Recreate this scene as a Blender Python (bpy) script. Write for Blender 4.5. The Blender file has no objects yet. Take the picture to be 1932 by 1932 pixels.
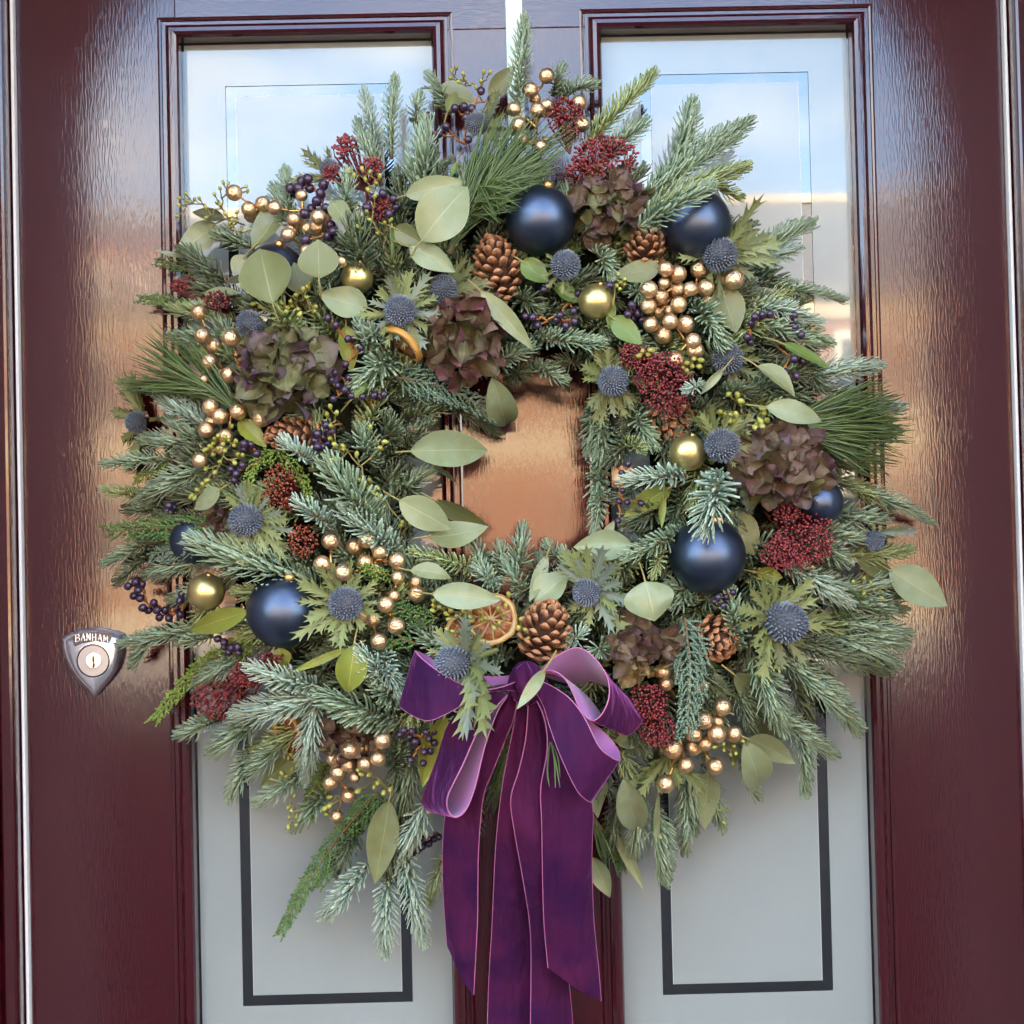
import bpy, math, random
import numpy as np
from mathutils import Vector, Matrix

random.seed(7)
RNG = np.random.default_rng(7)
S = bpy.context.scene
COL = S.collection
R = math.radians

# ------------------------------------------------------------------ camera
FOV, CAMD, CAMZ = 42.0, 1.26, 1.45
YAW, PIT, ROL = R(0.538), R(1.02), R(1.334)
fw = np.array([math.sin(YAW) * math.cos(PIT), math.cos(YAW) * math.cos(PIT), math.sin(PIT)])
r0 = np.cross(fw, [0, 0, 1]); r0 /= np.linalg.norm(r0); u0 = np.cross(r0, fw)
rt = math.cos(ROL) * r0 - math.sin(ROL) * u0
up = math.cos(ROL) * u0 + math.sin(ROL) * r0
cd = bpy.data.cameras.new('camera'); cam = bpy.data.objects.new('camera', cd); COL.objects.link(cam)
cd.sensor_width = 36; cd.lens = 18 / math.tan(R(FOV / 2)); cd.clip_start = 0.02; cd.clip_end = 500
m = Matrix(((rt[0], up[0], -fw[0], 0), (rt[1], up[1], -fw[1], -CAMD), (rt[2], up[2], -fw[2], CAMZ), (0, 0, 0, 1)))
cam.matrix_world = m
S.camera = cam

# ------------------------------------------------------------------ sky, sun, exposure
SUN_EL, SUN_AZ = R(27), R(12)          # low winter sun behind the house; azimuth off +Y towards +X
w = bpy.data.worlds.new('World'); S.world = w; w.use_nodes = True
nt = w.node_tree; nt.nodes.clear()
sky = nt.nodes.new('ShaderNodeTexSky'); sky.sky_type = 'NISHITA'; sky.sun_disc = False
sky.sun_elevation = SUN_EL; sky.sun_rotation = SUN_AZ
sky.air_density = 1.0; sky.dust_density = 1.2; sky.ozone_density = 1.0
tc = nt.nodes.new('ShaderNodeTexCoord')
mp = nt.nodes.new('ShaderNodeMapping'); mp.inputs['Scale'].default_value = (1, 1, 2.2); mp.inputs['Location'].default_value = (3.47, 3.16, 5.27)
nz = nt.nodes.new('ShaderNodeTexNoise'); nz.inputs['Scale'].default_value = 2.6; nz.inputs['Detail'].default_value = 6; nz.inputs['Roughness'].default_value = .52
rp = nt.nodes.new('ShaderNodeValToRGB'); rp.color_ramp.elements[0].position = .50; rp.color_ramp.elements[1].position = .66
mx = nt.nodes.new('ShaderNodeMix'); mx.data_type = 'RGBA'
mx.inputs[7].default_value = (6.4, 6.0, 5.5, 1)
bg = nt.nodes.new('ShaderNodeBackground'); bg.inputs[1].default_value = 0.15
ou = nt.nodes.new('ShaderNodeOutputWorld')
L = nt.links.new
L(tc.outputs['Generated'], mp.inputs[0]); L(mp.outputs[0], nz.inputs[0]); L(nz.outputs[0], rp.inputs[0])
L(rp.outputs[0], mx.inputs[0]); L(sky.outputs[0], mx.inputs[6]); L(mx.outputs[2], bg.inputs[0]); L(bg.outputs[0], ou.inputs[0])

sl = bpy.data.lights.new('sun', 'SUN'); sl.energy = 5.0; sl.angle = R(.5); sl.color = (1, .93, .82)
so = bpy.data.objects.new('sun', sl); COL.objects.link(so)
sdir = Vector((math.sin(SUN_AZ) * math.cos(SUN_EL), math.cos(SUN_AZ) * math.cos(SUN_EL), math.sin(SUN_EL)))
so.rotation_euler = (-sdir).to_track_quat('-Z', 'Y').to_euler(); so.location = (0, 3, 9)
vs = S.view_settings; vs.view_transform = 'Standard'; vs.look = 'None'; vs.gamma = 1; vs.exposure = 3.2; vs.use_curve_mapping = False
S.render.engine = 'CYCLES'
S.cycles.use_denoising = True; S.cycles.max_bounces = 5; S.cycles.diffuse_bounces = 3; S.cycles.glossy_bounces = 3; S.cycles.use_adaptive_sampling = True; S.cycles.adaptive_threshold = .03
S.cycles.sample_clamp_indirect = 6; S.cycles.caustics_reflective = False; S.cycles.caustics_refractive = False

# ------------------------------------------------------------------ helpers
def W(px, py, d=0.0):
    """point on the ray through a place in the 1932-unit picture, d metres in front of the door face"""
    k = math.tan(R(FOV / 2)) / 966
    v = fw + rt * (px - 966) * k - up * (py - 966) * k
    t = (CAMD - d) / v[1]
    return np.array([0, -CAMD, CAMZ]) + t * v
CROPS = dict(A=(300, 0, 1000), B=(1100, 0, 1000), C=(1900, 200, 1000), D=(300, 900, 1000), E=(1100, 900, 1000), F=(2000, 1000, 1100),
             G=(300, 1700, 1000), H=(1200, 1800, 1000), I=(2000, 1800, 1100), J=(500, 2400, 1000), K=(1300, 2400, 1000), Z=(0, 0, 3322))
def X(c, x, y):
    ox, oy, s = CROPS[c]
    return ((ox + x * s / 1932) * 1932 / 3322, (oy + y * s / 1932) * 1932 / 3322)
def KS(c): return CROPS[c][2] / 3322          # crop units -> 1932 units
PX = 2 * CAMD * math.tan(R(FOV / 2)) / 1932   # metres per unit at the door face
def pxm(d): return PX * (CAMD - d) / CAMD
CX, CY = 985, 890
def DEP(px, py):
    """how far the body of the wreath stands off the door at a place"""
    r = math.hypot(px - CX, py - CY); t = (r - 400) / 300
    return 0.028 + 0.085 * math.sqrt(max(0, 1 - t * t))

def fast_mesh(name, V, polys, smooth=True, mats=(), midx=None, attrs=None):
    V = np.ascontiguousarray(V, dtype=np.float32).reshape(-1, 3)
    if not isinstance(polys, list): polys = [polys]
    polys = [np.asarray(p, dtype=np.int32) for p in polys if len(p)]
    me = bpy.data.meshes.new(name)
    me.vertices.add(len(V)); me.vertices.foreach_set('co', V.ravel())
    li = np.concatenate([p.ravel() for p in polys]); me.loops.add(len(li)); me.loops.foreach_set('vertex_index', li)
    lt = np.concatenate([np.full(len(p), p.shape[1], np.int32) for p in polys])
    ls = np.concatenate([[0], np.cumsum(lt)[:-1]]).astype(np.int32)
    me.polygons.add(len(lt)); me.polygons.foreach_set('loop_start', ls)
    me.polygons.foreach_set('use_smooth', np.full(len(lt), bool(smooth)))
    for mm in mats: me.materials.append(mm)
    if midx is not None: me.polygons.foreach_set('material_index', np.asarray(midx, np.int32))
    if attrs:
        for k, a in attrs.items():
            at = me.attributes.new(k, 'FLOAT', 'POINT'); at.data.foreach_set('value', np.asarray(a, np.float32))
    me.update(calc_edges=True)
    return me
def link(name, data, parent=None, label=None, cat=None, group=None, kind=None, mw=None):
    o = bpy.data.objects.new(name, data); COL.objects.link(o)
    if parent is not None: o.parent = parent
    if mw is not None: o.matrix_local = mw
    if label: o['label'] = label
    if cat: o['category'] = cat
    if group: o['group'] = group
    if kind: o['kind'] = kind
    return o
def empty(name, loc, label=None, cat=None, group=None):
    o = link(name, None, None, label, cat, group); o.location = loc; o.empty_display_size = .02
    return o
def box(name, lo, hi, mt, parent=None, bev=0.0, **k):
    x0, y0, z0 = lo; x1, y1, z1 = hi
    if bev <= 0:
        V = [(x, y, z) for x in (x0, x1) for y in (y0, y1) for z in (z0, z1)]
        P = np.array([(0, 1, 3, 2), (4, 6, 7, 5), (0, 4, 5, 1), (2, 3, 7, 6), (0, 2, 6, 4), (1, 5, 7, 3)])
        return link(name, fast_mesh(name, V, P, False, [mt]), parent, **k)
    import bmesh
    bm = bmesh.new(); bmesh.ops.create_cube(bm, size=1)
    for v in bm.verts: v.co = ((x0 + x1) / 2 + v.co.x * (x1 - x0), (y0 + y1) / 2 + v.co.y * (y1 - y0), (z0 + z1) / 2 + v.co.z * (z1 - z0))
    bmesh.ops.bevel(bm, geom=bm.edges[:], offset=bev, segments=2, profile=.6, affect='EDGES')
    me = bpy.data.meshes.new(name); bm.to_mesh(me); bm.free(); me.materials.append(mt)
    return link(name, me, parent, **k)

def mat(name, col, rough=.5, metal=0., var=None, bump=None, **inp):
    """var=(scale, colour2, amount) mixes a second colour by noise; bump=(scale, strength, distance[, (sx,sy,sz)])"""
    mt = bpy.data.materials.new(name); mt.use_nodes = True
    n = mt.node_tree.nodes; l = mt.node_tree.links.new; b = n['Principled BSDF']
    b.inputs['Base Color'].default_value = (*col, 1); b.inputs['Roughness'].default_value = rough; b.inputs['Metallic'].default_value = metal
    for k, v in inp.items():
        b.inputs[k.replace('_', ' ')].default_value = v
    if var or bump:
        t = n.new('ShaderNodeTexCoord')
    if var:
        z = n.new('ShaderNodeTexNoise'); z.inputs['Scale'].default_value = var[0]; z.inputs['Detail'].default_value = 5
        r = n.new('ShaderNodeMapRange'); r.inputs[1].default_value = .5 - .5 / max(var[2], .01) * .3; r.inputs[2].default_value = .5 + .5 / max(var[2], .01) * .3
        x = n.new('ShaderNodeMix'); x.data_type = 'RGBA'; x.inputs[6].default_value = (*col, 1); x.inputs[7].default_value = (*var[1], 1)
        l(t.outputs['Object'], z.inputs[0]); l(z.outputs[0], r.inputs[0]); l(r.outputs[0], x.inputs[0]); l(x.outputs[2], b.inputs['Base Color'])
    if bump:
        z2 = n.new('ShaderNodeTexNoise'); z2.inputs['Scale'].default_value = bump[0]; z2.inputs['Detail'].default_value = 4
        src = t.outputs['Object']
        if len(bump) > 3:
            q = n.new('ShaderNodeMapping'); q.inputs['Scale'].default_value = bump[3]; l(src, q.inputs[0]); src = q.outputs[0]
        bp = n.new('ShaderNodeBump'); bp.inputs['Strength'].default_value = bump[1]; bp.inputs['Distance'].default_value = bump[2]
        l(src, z2.inputs[0]); l(z2.outputs[0], bp.inputs['Height']); l(bp.outputs[0], b.inputs['Normal'])
    return mt

# ------------------------------------------------------------------ door materials
def paint(name, axis, col=(.040, .0018, .0046)):
    mt = bpy.data.materials.new(name); mt.use_nodes = True
    n = mt.node_tree.nodes; l = mt.node_tree.links.new; b = n['Principled BSDF']
    b.inputs['Base Color'].default_value = (*col, 1); b.inputs['Roughness'].default_value = .12
    b.inputs['IOR'].default_value = 1.45
    b.inputs['Coat Weight'].default_value = 1.0; b.inputs['Coat Roughness'].default_value = .06; b.inputs['Coat IOR'].default_value = 1.5
    t = n.new('ShaderNodeTexCoord')
    def nz(scale, sc, det, loc=(0, 0, 0)):
        q = n.new('ShaderNodeMapping'); q.inputs['Scale'].default_value = sc; q.inputs['Location'].default_value = loc; l(t.outputs['Object'], q.inputs[0])
        z = n.new('ShaderNodeTexNoise'); z.inputs['Scale'].default_value = scale; z.inputs['Detail'].default_value = det; l(q.outputs[0], z.inputs[0])
        return z.outputs[0]
    g = (1, 1, .13) if axis == 'Z' else (.13, 1, 1)
    grain = nz(560, g, 3); peel = nz(190, (1, 1, .6), 2, (3, 1, 2)); wave = nz(9, (1, 1, .25) if axis == 'Z' else (.25, 1, 1), 1)
    where = nz(7, (1.3, 1, .35), 3, (5, 2, 8))
    rr = n.new('ShaderNodeMapRange'); rr.inputs[1].default_value = .38; rr.inputs[2].default_value = .62; rr.inputs[3].default_value = .4; rr.inputs[4].default_value = 1.0
    l(where, rr.inputs[0])
    pit = n.new('ShaderNodeMapRange'); pit.inputs[1].default_value = .42; pit.inputs[2].default_value = .64; l(grain, pit.inputs[0])
    a1 = n.new('ShaderNodeMath'); a1.operation = 'MULTIPLY'; l(pit.outputs[0], a1.inputs[0]); l(rr.outputs[0], a1.inputs[1])
    a2 = n.new('ShaderNodeMath'); a2.operation = 'MULTIPLY_ADD'; l(peel, a2.inputs[0]); a2.inputs[1].default_value = .35; l(a1.outputs[0], a2.inputs[2])
    a3 = n.new('ShaderNodeMath'); a3.operation = 'MULTIPLY_ADD'; l(wave, a3.inputs[0]); a3.inputs[1].default_value = 1.5; l(a2.outputs[0], a3.inputs[2])
    bp = n.new('ShaderNodeBump'); bp.inputs['Strength'].default_value = .12; bp.inputs['Distance'].default_value = .00042
    l(a3.outputs[0], bp.inputs['Height']); l(bp.outputs[0], b.inputs['Normal']); l(bp.outputs[0], b.inputs['Coat Normal'])
    return mt
PAINT_V = paint('maroon gloss paint, upright grain', 'Z')
PAINT_H = paint('maroon gloss paint, level grain', 'X')
SEAL = mat('white seal', (.8, .8, .76), .5)
RUB = mat('black gasket', (.012, .012, .013), .5)
def glassmat(name, col, rough, ior):
    mt = mat(name, col, rough, IOR=ior, var=(5, tuple(c * 1.12 for c in col), .6), bump=(6, .10, .0015, (1, 1, .5)))
    return mt
FROST = glassmat('frosted glass', (.25, .295, .288), .035, 1.8)
EDGEG = mat('painted highlight of the bevel', (.42, .46, .47), .2, IOR=1.8)  # pale colour paints a highlight along the inner bevel of the band
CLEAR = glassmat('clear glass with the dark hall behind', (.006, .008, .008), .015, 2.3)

# ------------------------------------------------------------------ ground, own house front, house across the street
ASPH = mat('asphalt', (.04, .04, .042), .9, var=(3, (.06, .058, .055), .6), Specular_IOR_Level=.2)
PAVE = mat('pavement stone', (.34, .31, .27), .8, var=(2, (.26, .24, .21), .6))
STUC = mat('grey mauve render', (.40, .34, .35), .7, var=(4, (.30, .25, .26), .6))
gd = link('ground', fast_mesh('ground', [(-60, -60, -.02), (60, -60, -.02), (60, 20, -.02), (-60, 20, -.02)], np.array([(0, 1, 2, 3)]), False, [ASPH]), kind='structure')
pv2 = box('pavement', (-30, -17, -.016), (30, -13.0, .1), PAVE, kind='structure', bev=.01)

def wall_with_arch():
    """front wall of the house: 0.32 m deep, with an arched recess round the door"""
    hw, hs, x0, x1, zt = .535, 1.93, -9, 9, 4.6
    cxm = .021; n = 24
    arch = [(cxm + hw * math.cos(a), hs + .42 * math.sin(a)) for a in np.linspace(0, math.pi, n)]
    V, P = [], []
    loop = [(cxm + hw, 0)] + arch + [(cxm - hw, 0)]
    outer = [(x1, 0)] + [((x1 if a < math.pi / 4 else (x0 if a > 3 * math.pi / 4 else 0)), (zt if a > .3 and a < 2.84 else 3)) for a in np.linspace(0, math.pi, n)] + [(x0, 0)]
    k = len(loop)
    for y in (-.45, .10):
        V += [(p[0], y, p[1]) for p in loop] + [(p[0], y, p[1]) for p in outer]
    for i in range(k - 1):
        P.append((i, i + 1, k + i + 1, k + i)); P.append((2 * k + i + 1, 2 * k + i, 3 * k + i, 3 * k + i + 1))
        P.append((i + 1, i, 2 * k + i, 2 * k + i + 1)); P.append((k + i, k + i + 1, 3 * k + i + 1, 3 * k + i))
    return fast_mesh('house_front', V, np.array(P), False, [STUC])
hf = link('house_front', wall_with_arch(), label='grey rendered house front with an arched recess round the maroon door', cat='house wall')
box('back_wall', (-9, .16, 0), (9, .3, 4.6), STUC, hf)

BRICK = bpy.data.materials.new('sunlit tan brick'); BRICK.use_nodes = True
_n = BRICK.node_tree.nodes; _l = BRICK.node_tree.links.new
_b = _n['Principled BSDF']; _t = _n.new('ShaderNodeTexCoord'); _m = _n.new('ShaderNodeMapping'); _m.inputs['Rotation'].default_value = (R(90), 0, 0)
_k = _n.new('ShaderNodeTexBrick'); _k.inputs['Scale'].default_value = 3.2
_k.inputs['Color1'].default_value = (.40, .13, .05, 1); _k.inputs['Color2'].default_value = (.30, .14, .065, 1); _k.inputs['Mortar'].default_value = (.36, .27, .18, 1)
_l(_t.outputs['Object'], _m.inputs[0]); _l(_m.outputs[0], _k.inputs[0]); _l(_k.outputs[0], _b.inputs['Base Color']); _b.inputs['Roughness'].default_value = .85
STONE = mat('cream stone', (.68, .55, .36), .8, var=(2.5, (.5, .36, .2), .7))
SLATE = mat('grey slate', (.16, .16, .165), .6, var=(5, (.2, .19, .18), .5))
PANE = mat('dark window', (.02, .025, .03), .08)
CREAM = mat('cream paint', (.75, .68, .5), .5)
REDB = mat('red brick', (.42, .12, .07), .85)
HY = -17.0
def opposite(xc, wd, eave, ridge, cat_label):
    e = empty('terraced_house', (xc, HY, 0), cat_label, 'house', 'houses across the street')
    h = wd / 2
    box('wall', (-h, -7, 0), (h, 0, eave), BRICK, e)
    V = [(-h - .02, .25, eave - .12), (h + .02, .25, eave - .12), (h + .02, -3.2, ridge), (-h - .02, -3.2, ridge), (h + .02, -6.6, eave), (-h - .02, -6.6, eave),
         (-h - .02, .25, eave + .02), (h + .02, .25, eave + .02)]
    link('roof', fast_mesh('roof', V, np.array([(6, 7, 2, 3), (3, 2, 4, 5), (0, 1, 7, 6)]), False, [SLATE]), e)
    box('ridge_tile', (-h, -3.32, ridge - .03), (h, -3.08, ridge + .10), STONE, e)
    for z, t in ((.0, .55), (2.45, .42), (eave - .42, .3)):
        box('stone_course', (-h + .01, .001, z), (h - .01, .07, z + t), STONE, e)
    for fx in (-.3, .3):
        for z0, z1 in ((.95, 2.25), (3.0, eave - .6)):
            c = fx * wd
            wd_ = box('window', (c - .62, .002, z0), (c + .62, .06, z1), CREAM, e)
            for s in (-1, 1):
                box('pane', (c + s * .29 - .25, .061, z0 + .1), (c + s * .29 + .25, .066, z1 - .1), PANE, wd_)
    d = box('dormer', (wd * .30 - .9, -1.6, eave - .1), (wd * .30 + .9, .1, eave + .75), REDB, e)
    box('dormer_window', (wd * .30 - .6, .101, eave + .0), (wd * .30 + .6, .14, eave + .6), CREAM, d)
    box('pane', (wd * .30 - .2, .141, eave + .1), (wd * .30 + .2, .145, eave + .5), PANE, d)
opposite(-7.4, 7.2, 4.75, 6.7, 'tan brick terraced house across the street, reflected to the left')
opposite(0, 7.4, 4.75, 6.7, 'tan brick terraced house straight across the street')
opposite(7.5, 7.4, 4.75, 6.75, 'tan brick terraced house across the street, reflected to the right')

# ------------------------------------------------------------------ door
DL, DR, DT, DB = -.4478, .489, 2.06, .12
GL = [(-.2935, -.0538), (.1068, .3455)]; GT, GB = 1.9285, .42
MW = .0215                                     # width of the moulding round each pane
door = empty('front_door', (.02, 0, DB), 'glossy maroon panelled front door with two tall frosted glass panes', 'door')
dm = Matrix.Translation((-.02, 0, -DB))
def dpart(o): o.matrix_local = dm; return o
fo = .0                                        # front face of stiles at y = 0
op = [(g[0] - .004, g[1] + .004) for g in GL]; ot, ob = GT + .004, GB - .004
dpart(box('stile', (DL, 0, DB), (op[0][0], .045, DT), PAINT_V, door, .0012))
dpart(box('stile', (op[1][1], 0, DB), (DR, .045, DT), PAINT_V, door, .0012))
dpart(box('muntin', (op[0][1], 0, ob), (op[1][0], .045, ot), PAINT_V, door, .0008))
dpart(box('top_rail', (op[0][0], 0.0002, ot), (op[1][1], .045, DT), PAINT_H, door, .0008))
dpart(box('bottom_rail', (op[0][0], 0.0002, DB), (op[1][1], .045, ob), PAINT_H, door, .0008))
# moulding profile: (distance out from the pane edge, height in front of the door face)
PROF = [(.0, -.018), (.0, .003), (.0015, .0062), (.0045, .0080), (.008, .0078), (.0112, .0055), (.0122, .0030), (.0150, .0030), (.0155, -.0005),
        (.0163, -.0005), (.0168, .0016), (.0185, .0022), (.0202, .0016), (.0207, -.0012), (.0215, -.0012)]
PROF = [(u, h + .0) for u, h in PROF]
for gx, (a, b) in enumerate(GL):
    cs = [(a, GB), (b, GB), (b, GT), (a, GT)]; sg = [(-1, -1), (1, -1), (1, 1), (-1, 1)]
    for i in range(4):
        j = (i + 1) % 4; V = []
        for (c, s) in ((cs[i], sg[i]), (cs[j], sg[j])):
            V += [(c[0] + s[0] * u, -h, c[1] + s[1] * u) for u, h in PROF]
        k = len(PROF); P = [(q, q + 1, k + q + 1, k + q) for q in range(k - 1)]
        dpart(link('moulding', fast_mesh('moulding', V, np.array(P), False, [PAINT_V if i % 2 else PAINT_H]), door))
    # glass: dark clear sheet, frosted fields in front of it, the gasket line round it
    bx0, bx1 = ((-.2535, -.0928), (.1448, .3069))[gx]; bt, bb = (1.8872, 1.8902)[gx], 1.0105; bw = .0098
    pane = dpart(box('glass_pane', (a - .003, .0152, GB - .003), (b + .003, .022, GT + .003), CLEAR, door))
    def sheet(nm, x0, x1, z0, z1, y=.0142, mt=FROST):
        return link(nm, fast_mesh(nm, [(x0, y, z0), (x1, y, z0), (x1, y, z1), (x0, y, z1)], np.array([(0, 1, 2, 3)]), False, [mt]), pane)
    sheet('frosted_border', a + .0012, bx0, GB + .0012, GT - .0012); sheet('frosted_border', bx1, b - .0012, GB + .0012, GT - .0012)
    sheet('frosted_border', bx0, bx1, bt, GT - .0012); sheet('frosted_border', bx0, bx1, GB + .0012, bb)
    for q in ((bx0 + bw, bx0 + bw + .0007, bb + bw, bt - bw), (bx1 - bw - .0007, bx1 - bw, bb + bw, bt - bw)): sheet('bevel_highlight', *q, y=.0141, mt=EDGEG)  # thin pale strips painted as the bevel's highlight
    sheet('frosted_field', bx0 + bw, bx1 - bw, bb + bw, bt - bw)
# door frame and seals
frame = empty('door_frame', (.02, 0, 0), 'maroon door frame with moulded jambs on both sides of the door', 'door frame')
fm = Matrix.Translation((-.02, 0, 0))
for s, e0 in ((-1, DL), (1, DR)):
    def bx(nm, u0, u1, y0, y1, mt, bv=.002):
        x0, x1 = sorted((e0 + s * u0, e0 + s * u1)); o = box(nm, (x0, y0, 0), (x1, y1, 2.12), mt, frame, bv); o.matrix_local = fm; return o
    bx('weather_seal', .0006, .0034, -.006, .03, SEAL, .0008)
    bx('jamb', .0045, .0180, -.024, .06, PAINT_V, .003)
    bx('jamb_bead', .0185, .0290, -.034, .06, PAINT_V, .004)
    bx('jamb_casing', .0295, .12, -.046, .06, PAINT_V, .004)
o = box('head', (DL - .1, -.046, DT + .006), (DR + .1, .06, DT + .12), PAINT_H, frame, .003); o.matrix_local = fm

# ================================================================== WREATH
LAND = []                                     # (px, py, phrase) landmarks used in the labels
TODO = []                                     # things still waiting for a label
HOURS = ['twelve', 'one', 'two', 'three', 'four', 'five', 'six', 'seven', 'eight', 'nine', 'ten', 'eleven']
def clock(px, py):
    a = (math.degrees(math.atan2(px - CX, CY - py)) + 360) % 360
    h = int(round(a / 15)) % 24
    return ('half past ' if h % 2 else '') + HOURS[h // 2] + ('' if h % 2 else " o'clock")
def ring(px, py):
    r = math.hypot(px - CX, py - CY)
    return 'inner edge' if r < 270 else ('middle' if r < 520 else 'outer edge')
def pointing(dx, dy):
    a = (math.degrees(math.atan2(dx, -dy)) + 360) % 360
    return ['up', 'up right', 'right', 'down right', 'down', 'down left', 'left', 'up left'][int(round(a / 45)) % 8]

def unit(v): v = np.asarray(v, float); return v / (np.linalg.norm(v) + 1e-12)
def cr(pts, n):
    """Catmull-Rom through pts, n samples"""
    P = np.asarray(pts, float)
    if len(P) == 2: return P[0] + (P[1] - P[0]) * np.linspace(0, 1, n)[:, None]
    P = np.vstack([2 * P[0] - P[1], P, 2 * P[-1] - P[-2]]); k = len(P) - 3
    t = np.linspace(0, k - 1e-6, n); i = t.astype(int); f = (t - i)[:, None]
    a, b, c, d = P[i], P[i + 1], P[i + 2], P[i + 3]
    return .5 * (2 * b + (c - a) * f + (2 * a - 5 * b + 4 * c - d) * f ** 2 + (3 * b - a - 3 * c + d) * f ** 3)
def tube(path, rad, sides=6, cap=True):
    path = np.asarray(path, float); n = len(path); rad = np.broadcast_to(rad, (n,))
    T = np.gradient(path, axis=0); T /= np.linalg.norm(T, axis=1)[:, None] + 1e-12
    ref = np.array([.13, -.9, .4]); A = np.cross(T, ref); A /= np.linalg.norm(A, axis=1)[:, None] + 1e-9; B = np.cross(T, A)
    a = np.arange(sides) * 2 * math.pi / sides
    V = path[:, None] + rad[:, None, None] * (np.cos(a)[None, :, None] * A[:, None] + np.sin(a)[None, :, None] * B[:, None])
    i = np.arange(n - 1)[:, None] * sides; j = np.arange(sides)[None]; j2 = (j + 1) % sides
    P = np.stack([i + j, i + j2, i + sides + j2, i + sides + j], -1).reshape(-1, 4)
    return V.reshape(-1, 3), P
class Acc:
    def __init__(s): s.V = []; s.P = {}; s.n = 0; s.A = []
    def add(s, V, *polys, tone=0.):
        V = np.asarray(V).reshape(-1, 3)
        for p in polys:
            p = np.asarray(p); s.P.setdefault(p.shape[1], []).append(p + s.n)
        s.V.append(V); s.A.append(np.broadcast_to(tone, (len(V),))); s.n += len(V)
    def mesh(s, name, mats, smooth=True):
        return fast_mesh(name, np.concatenate(s.V), [np.concatenate(v) for v in s.P.values()], smooth, mats, None, {'tone': np.concatenate(s.A)})
def scatter(TV, TP, M, O, tone=None):
    """copies of a template: M (n,3,3) columns = axes already scaled, O (n,3)"""
    n, k = len(O), len(TV)
    V = np.einsum('nij,kj->nki', M, TV) + O[:, None]
    P = [(np.asarray(p)[None] + (np.arange(n) * k)[:, None, None]).reshape(-1, np.asarray(p).shape[1]) for p in TP]
    return V.reshape(-1, 3), P, (np.repeat(tone, k) if tone is not None else 0.)
def frames(D, UP):
    """x along D, z near UP"""
    x = D / np.linalg.norm(D, axis=1)[:, None]; y = np.cross(UP, x); y /= np.linalg.norm(y, axis=1)[:, None] + 1e-9; z = np.cross(x, y)
    return x, y, z

# templates ---------------------------------------------------------
def t_needle(curl=.22, taper=.72, rings=4, w=.5, h=.32):
    V = []
    for i in range(rings):
        s = i / (rings - 1); q = (.62 + .38 * min(1, s * 3)) * (1 if s < .8 else 1 - (1 - taper) * (s - .8) / .2)
        c = np.array([s, 0, curl * s * s])
        V += [c + (0, w * q, 0), c + (0, 0, h * q), c + (0, -w * q, 0), c + (0, 0, -h * q * .6)]
    P = [(4 * i + j, 4 * i + (j + 1) % 4, 4 * i + 4 + (j + 1) % 4, 4 * i + 4 + j) for i in range(rings - 1) for j in range(4)]
    P.append((4 * rings - 4, 4 * rings - 3, 4 * rings - 2, 4 * rings - 1))
    return np.array(V), [np.array(P)]
def t_ball(nu=7, nv=5):
    V = [(0, 0, 1)]
    for j in range(1, nv):
        a = math.pi * j / nv
        V += [(math.sin(a) * math.cos(2 * math.pi * i / nu), math.sin(a) * math.sin(2 * math.pi * i / nu), math.cos(a)) for i in range(nu)]
    V.append((0, 0, -1)); k = len(V) - 1
    T = [(0, 1 + i, 1 + (i + 1) % nu) for i in range(nu)] + [(k, 1 + (nv - 2) * nu + (i + 1) % nu, 1 + (nv - 2) * nu + i) for i in range(nu)]
    Q = [(1 + j * nu + i, 1 + (j + 1) * nu + i, 1 + (j + 1) * nu + (i + 1) % nu, 1 + j * nu + (i + 1) % nu) for j in range(nv - 2) for i in range(nu)]
    return np.array(V, float), [np.array(T), np.array(Q)]

# plant materials ---------------------------------------------------
def toned(name, c0, c1, rough=.5, rnd=.25, bump=None, **inp):
    """colour runs c0 -> c1 with the vertex value 'tone' (natural difference between needles) and a little per object"""
    mt = mat(name, c0, rough, bump=bump, **inp); n = mt.node_tree.nodes; l = mt.node_tree.links.new; b = n['Principled BSDF']
    a = n.new('ShaderNodeAttribute'); a.attribute_name = 'tone'
    o = n.new('ShaderNodeObjectInfo')
    f = n.new('ShaderNodeMath'); f.operation = 'MULTIPLY_ADD'; l(o.outputs['Random'], f.inputs[0]); f.inputs[1].default_value = rnd; l(a.outputs['Fac'], f.inputs[2])
    x = n.new('ShaderNodeMix'); x.data_type = 'RGBA'; x.inputs[6].default_value = (*c0, 1); x.inputs[7].default_value = (*c1, 1)
    l(f.outputs[0], x.inputs[0]); l(x.outputs[2], b.inputs['Base Color'])
    return mt
FIR = dict(
    b=toned('blue-green fir needles', (.084, .135, .068), (.31, .415, .265), .34),
    g=toned('green fir needles', (.125, .18, .055), (.36, .44, .19), .42),
    p=toned('pale frosted fir needles', (.16, .25, .165), (.41, .525, .405), .34),
    d=toned('dark and shade-toned fir needles', (.036, .058, .026), (.145, .185, .095), .42))  # dark sprigs, and shade put into the colour of the deep layers
TWIG = mat('brown twig', (.16, .085, .035), .7)
ORST = mat('orange brown twig', (.38, .15, .035), .6)
PINE = toned('long pine needles', (.05, .095, .025), (.13, .19, .06), .35)
CYP = dict(g=toned('green cypress scales', (.045, .11, .028), (.14, .25, .06), .5), b=toned('blue-green cypress scales', (.06, .12, .07), (.19, .27, .18), .5),
           y=toned('yellow-green cypress scales', (.10, .19, .025), (.26, .38, .06), .5))
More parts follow.
